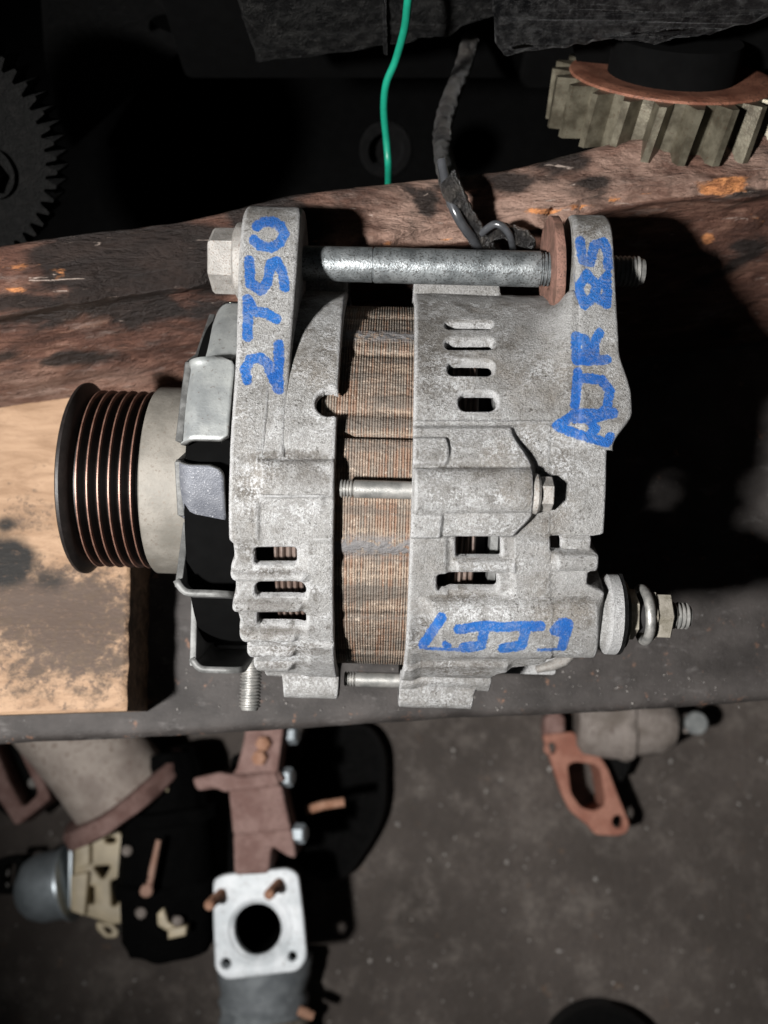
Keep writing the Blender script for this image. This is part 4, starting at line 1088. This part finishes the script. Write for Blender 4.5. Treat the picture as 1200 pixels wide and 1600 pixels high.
for (u, v) in ((346, 1396), (436, 1380)):
    a = px(u, v, z); me = lathe(thread(0, .024, .0034, .0018, .0006), a, (-.18, -.15, 1), 16); inpar(e, 'stud', me, M['copper'])
me = pxplate([circ(405, 1450, 60, 24, 66)], -.385, .012, .001); inpar(e, 'base_flange', me, M['void'])
# grey hose, copper fitting
e = floor_thing('grey_hose', 'dull blue grey corrugated hose end at the bottom edge of the picture', 'hose', 420, 1580)
pr = []
for k in range(34): pr.append((k * .004, .031 + .0012 * math.sin(k * 1.9) + (.003 if k < 4 else 0)))
me = lathe(pr, px(413, 1492, -.365), (.02, -1, .03), 40, .0012); inpar(e, 'hose', me, M['hose'], False)
me = tube([px(466, 1578, -.34), px(478, 1583, -.34), px(490, 1588, -.34)], [.0034, .0038, .003], 10); inpar(e, 'fitting', me, M['copper'])
me = lathe([(0, .0318), (.0015, .0328), (.004, .0328), (.0055, .0318)], px(416, 1583, -.3645), (.02, -1, .03), 40); inpar(e, 'clamp', me, M['nut'])
# rusty gasket flange
e = floor_thing('exhaust_flange', 'flat orange rust exhaust flange with a rectangular port and two bolt holes', 'flange', 915, 1225)
z = -.352
hole = [(887, 1196), (898, 1190), (930, 1194), (938, 1202), (946, 1248), (944, 1260), (928, 1267), (908, 1262), (893, 1240)]
me = pxplate([[(848, 1148), (898, 1143), (905, 1162), (934, 1176), (950, 1200), (970, 1252), (985, 1288), (980, 1302), (962, 1307), (930, 1304), (922, 1292), (892, 1268), (878, 1240), (862, 1190)], hole, circ(863, 1169, 7.5, 16, 9), circ(966, 1284, 8.5, 16, 10.5)], z, .010, .0012, .003)
inpar(e, 'flange_plate', rough(me, .0003, 120), M['rustflange'])
me = pxplate([[(a * 1.0 + (a - 916) * .10, b + (b - 1228) * .10) for a, b in hole], hole], z - .008, .036, .001); inpar(e, 'port_duct', me, M['rustflange'])
me = pxplate([[(852, 1120), (868, 1108), (884, 1120), (884, 1150), (850, 1150)]], z - .002, .02, .003, .003); inpar(e, 'lug', me, M['rustpink'])
# grey casting
e = floor_thing('grey_casting', 'dull grey casting with a drilled ear lying beyond the rusty flange', 'casting', 985, 1150)
a = px(900, 1130, -.350); b = px(1030, 1132, -.350)
me = lathe([(0, .016), (.004, .022), (.02, .024), (.030, .0245), (.032, .0265), (.038, .0265), (.040, .0235), (.060, .022), (.070, .017), (.074, .01)], a, (b - a).normalized(), 36, .002); inpar(e, 'body', rough(me, .0015, 60), M['greycast'], False)
me = pxplate([[(940, 1150), (1000, 1150), (985, 1200), (972, 1225), (962, 1200)]], -.362, .03, .003, .004); inpar(e, 'web', me, M['gearblack'])
me = pxplate([[(1030, 1114), (1072, 1116), (1098, 1112), (1112, 1128), (1104, 1144), (1066, 1146), (1030, 1150)], circ(1087, 1130, 6, 14)], -.352, .012, .002, .003); inpar(e, 'ear', me, M['greycast'])
me = lathe([(0, .0085), (.004, .0085), (.005, .0075), (.005, .004)], px(1086, 1130, -.351), (0, 0, 1), 20); inpar(e, 'ear_boss', me, M['zinc'])
# dark round lid at the bottom edge
o = link('black_lid', lathe([(0, .045), (.02, .045), (.024, .042), (.024, .01)], px(935, 1662, FZ + .001), (0, 0, 1), 56), M['black'], None, False); center_origin(o)
tag(o, 'black round lid half out of frame at the bottom edge of the floor', 'lid')
# orange offcut under the bench edge
o = link('wood_offcut', rough(pxplate([[(888, 1096), (945, 1098), (945, 1112), (890, 1116)]], -.30, .02, .001), .001, 80), M['rustflange'], None, False); center_origin(o)
o.location.z = FZ + .002
tag(o, 'orange block peeping from under the bench edge beside the grey casting', 'block')

# grit on the floor and filings on the bench: uncountable
def grit(name, n, area, z, smin, smax, mat):
    vs = []; fs = []
    oct_ = [(1, 0, 0), (-1, 0, 0), (0, 1, 0), (0, -1, 0), (0, 0, 1), (0, 0, -1)]
    of = [(0, 2, 4), (2, 1, 4), (1, 3, 4), (3, 0, 4), (2, 0, 5), (1, 2, 5), (3, 1, 5), (0, 3, 5)]
    for _ in range(n):
        u = random.uniform(area[0], area[1]); v = random.uniform(area[2], area[3]); zz = z(u, v) if callable(z) else z
        p = px(u, v, zz); s = smin + (smax - smin) * random.random() ** 3; b = len(vs); ang = random.random() * 6.28
        for q in oct_:
            k = [random.uniform(.6, 1.3) for _ in range(3)]
            x, y = q[0] * s * k[0], q[1] * s * k[1] * .8
            vs.append((p.x + x * math.cos(ang) - y * math.sin(ang), p.y + x * math.sin(ang) + y * math.cos(ang), p.z + q[2] * s * k[2] * .6 + s * .4))
        fs += [tuple(b + i for i in f) for f in of]
    o = link(name, mesh(name, vs, fs), mat, None, False); tag(o, kind='stuff'); return o
o = grit('floor_grit', 420, (-60, 1260, 1130, 1620), FZ, .0006, .0026, M['stone']); tag(o, 'pale grit and metal specks scattered over the dark floor', 'grit')
o = grit('bench_dust', 160, (240, 1200, 1040, 1110), 0.0003, .00012, .00045, M['stone']); tag(o, 'fine pale dust specks along the black bench edge', 'dust')
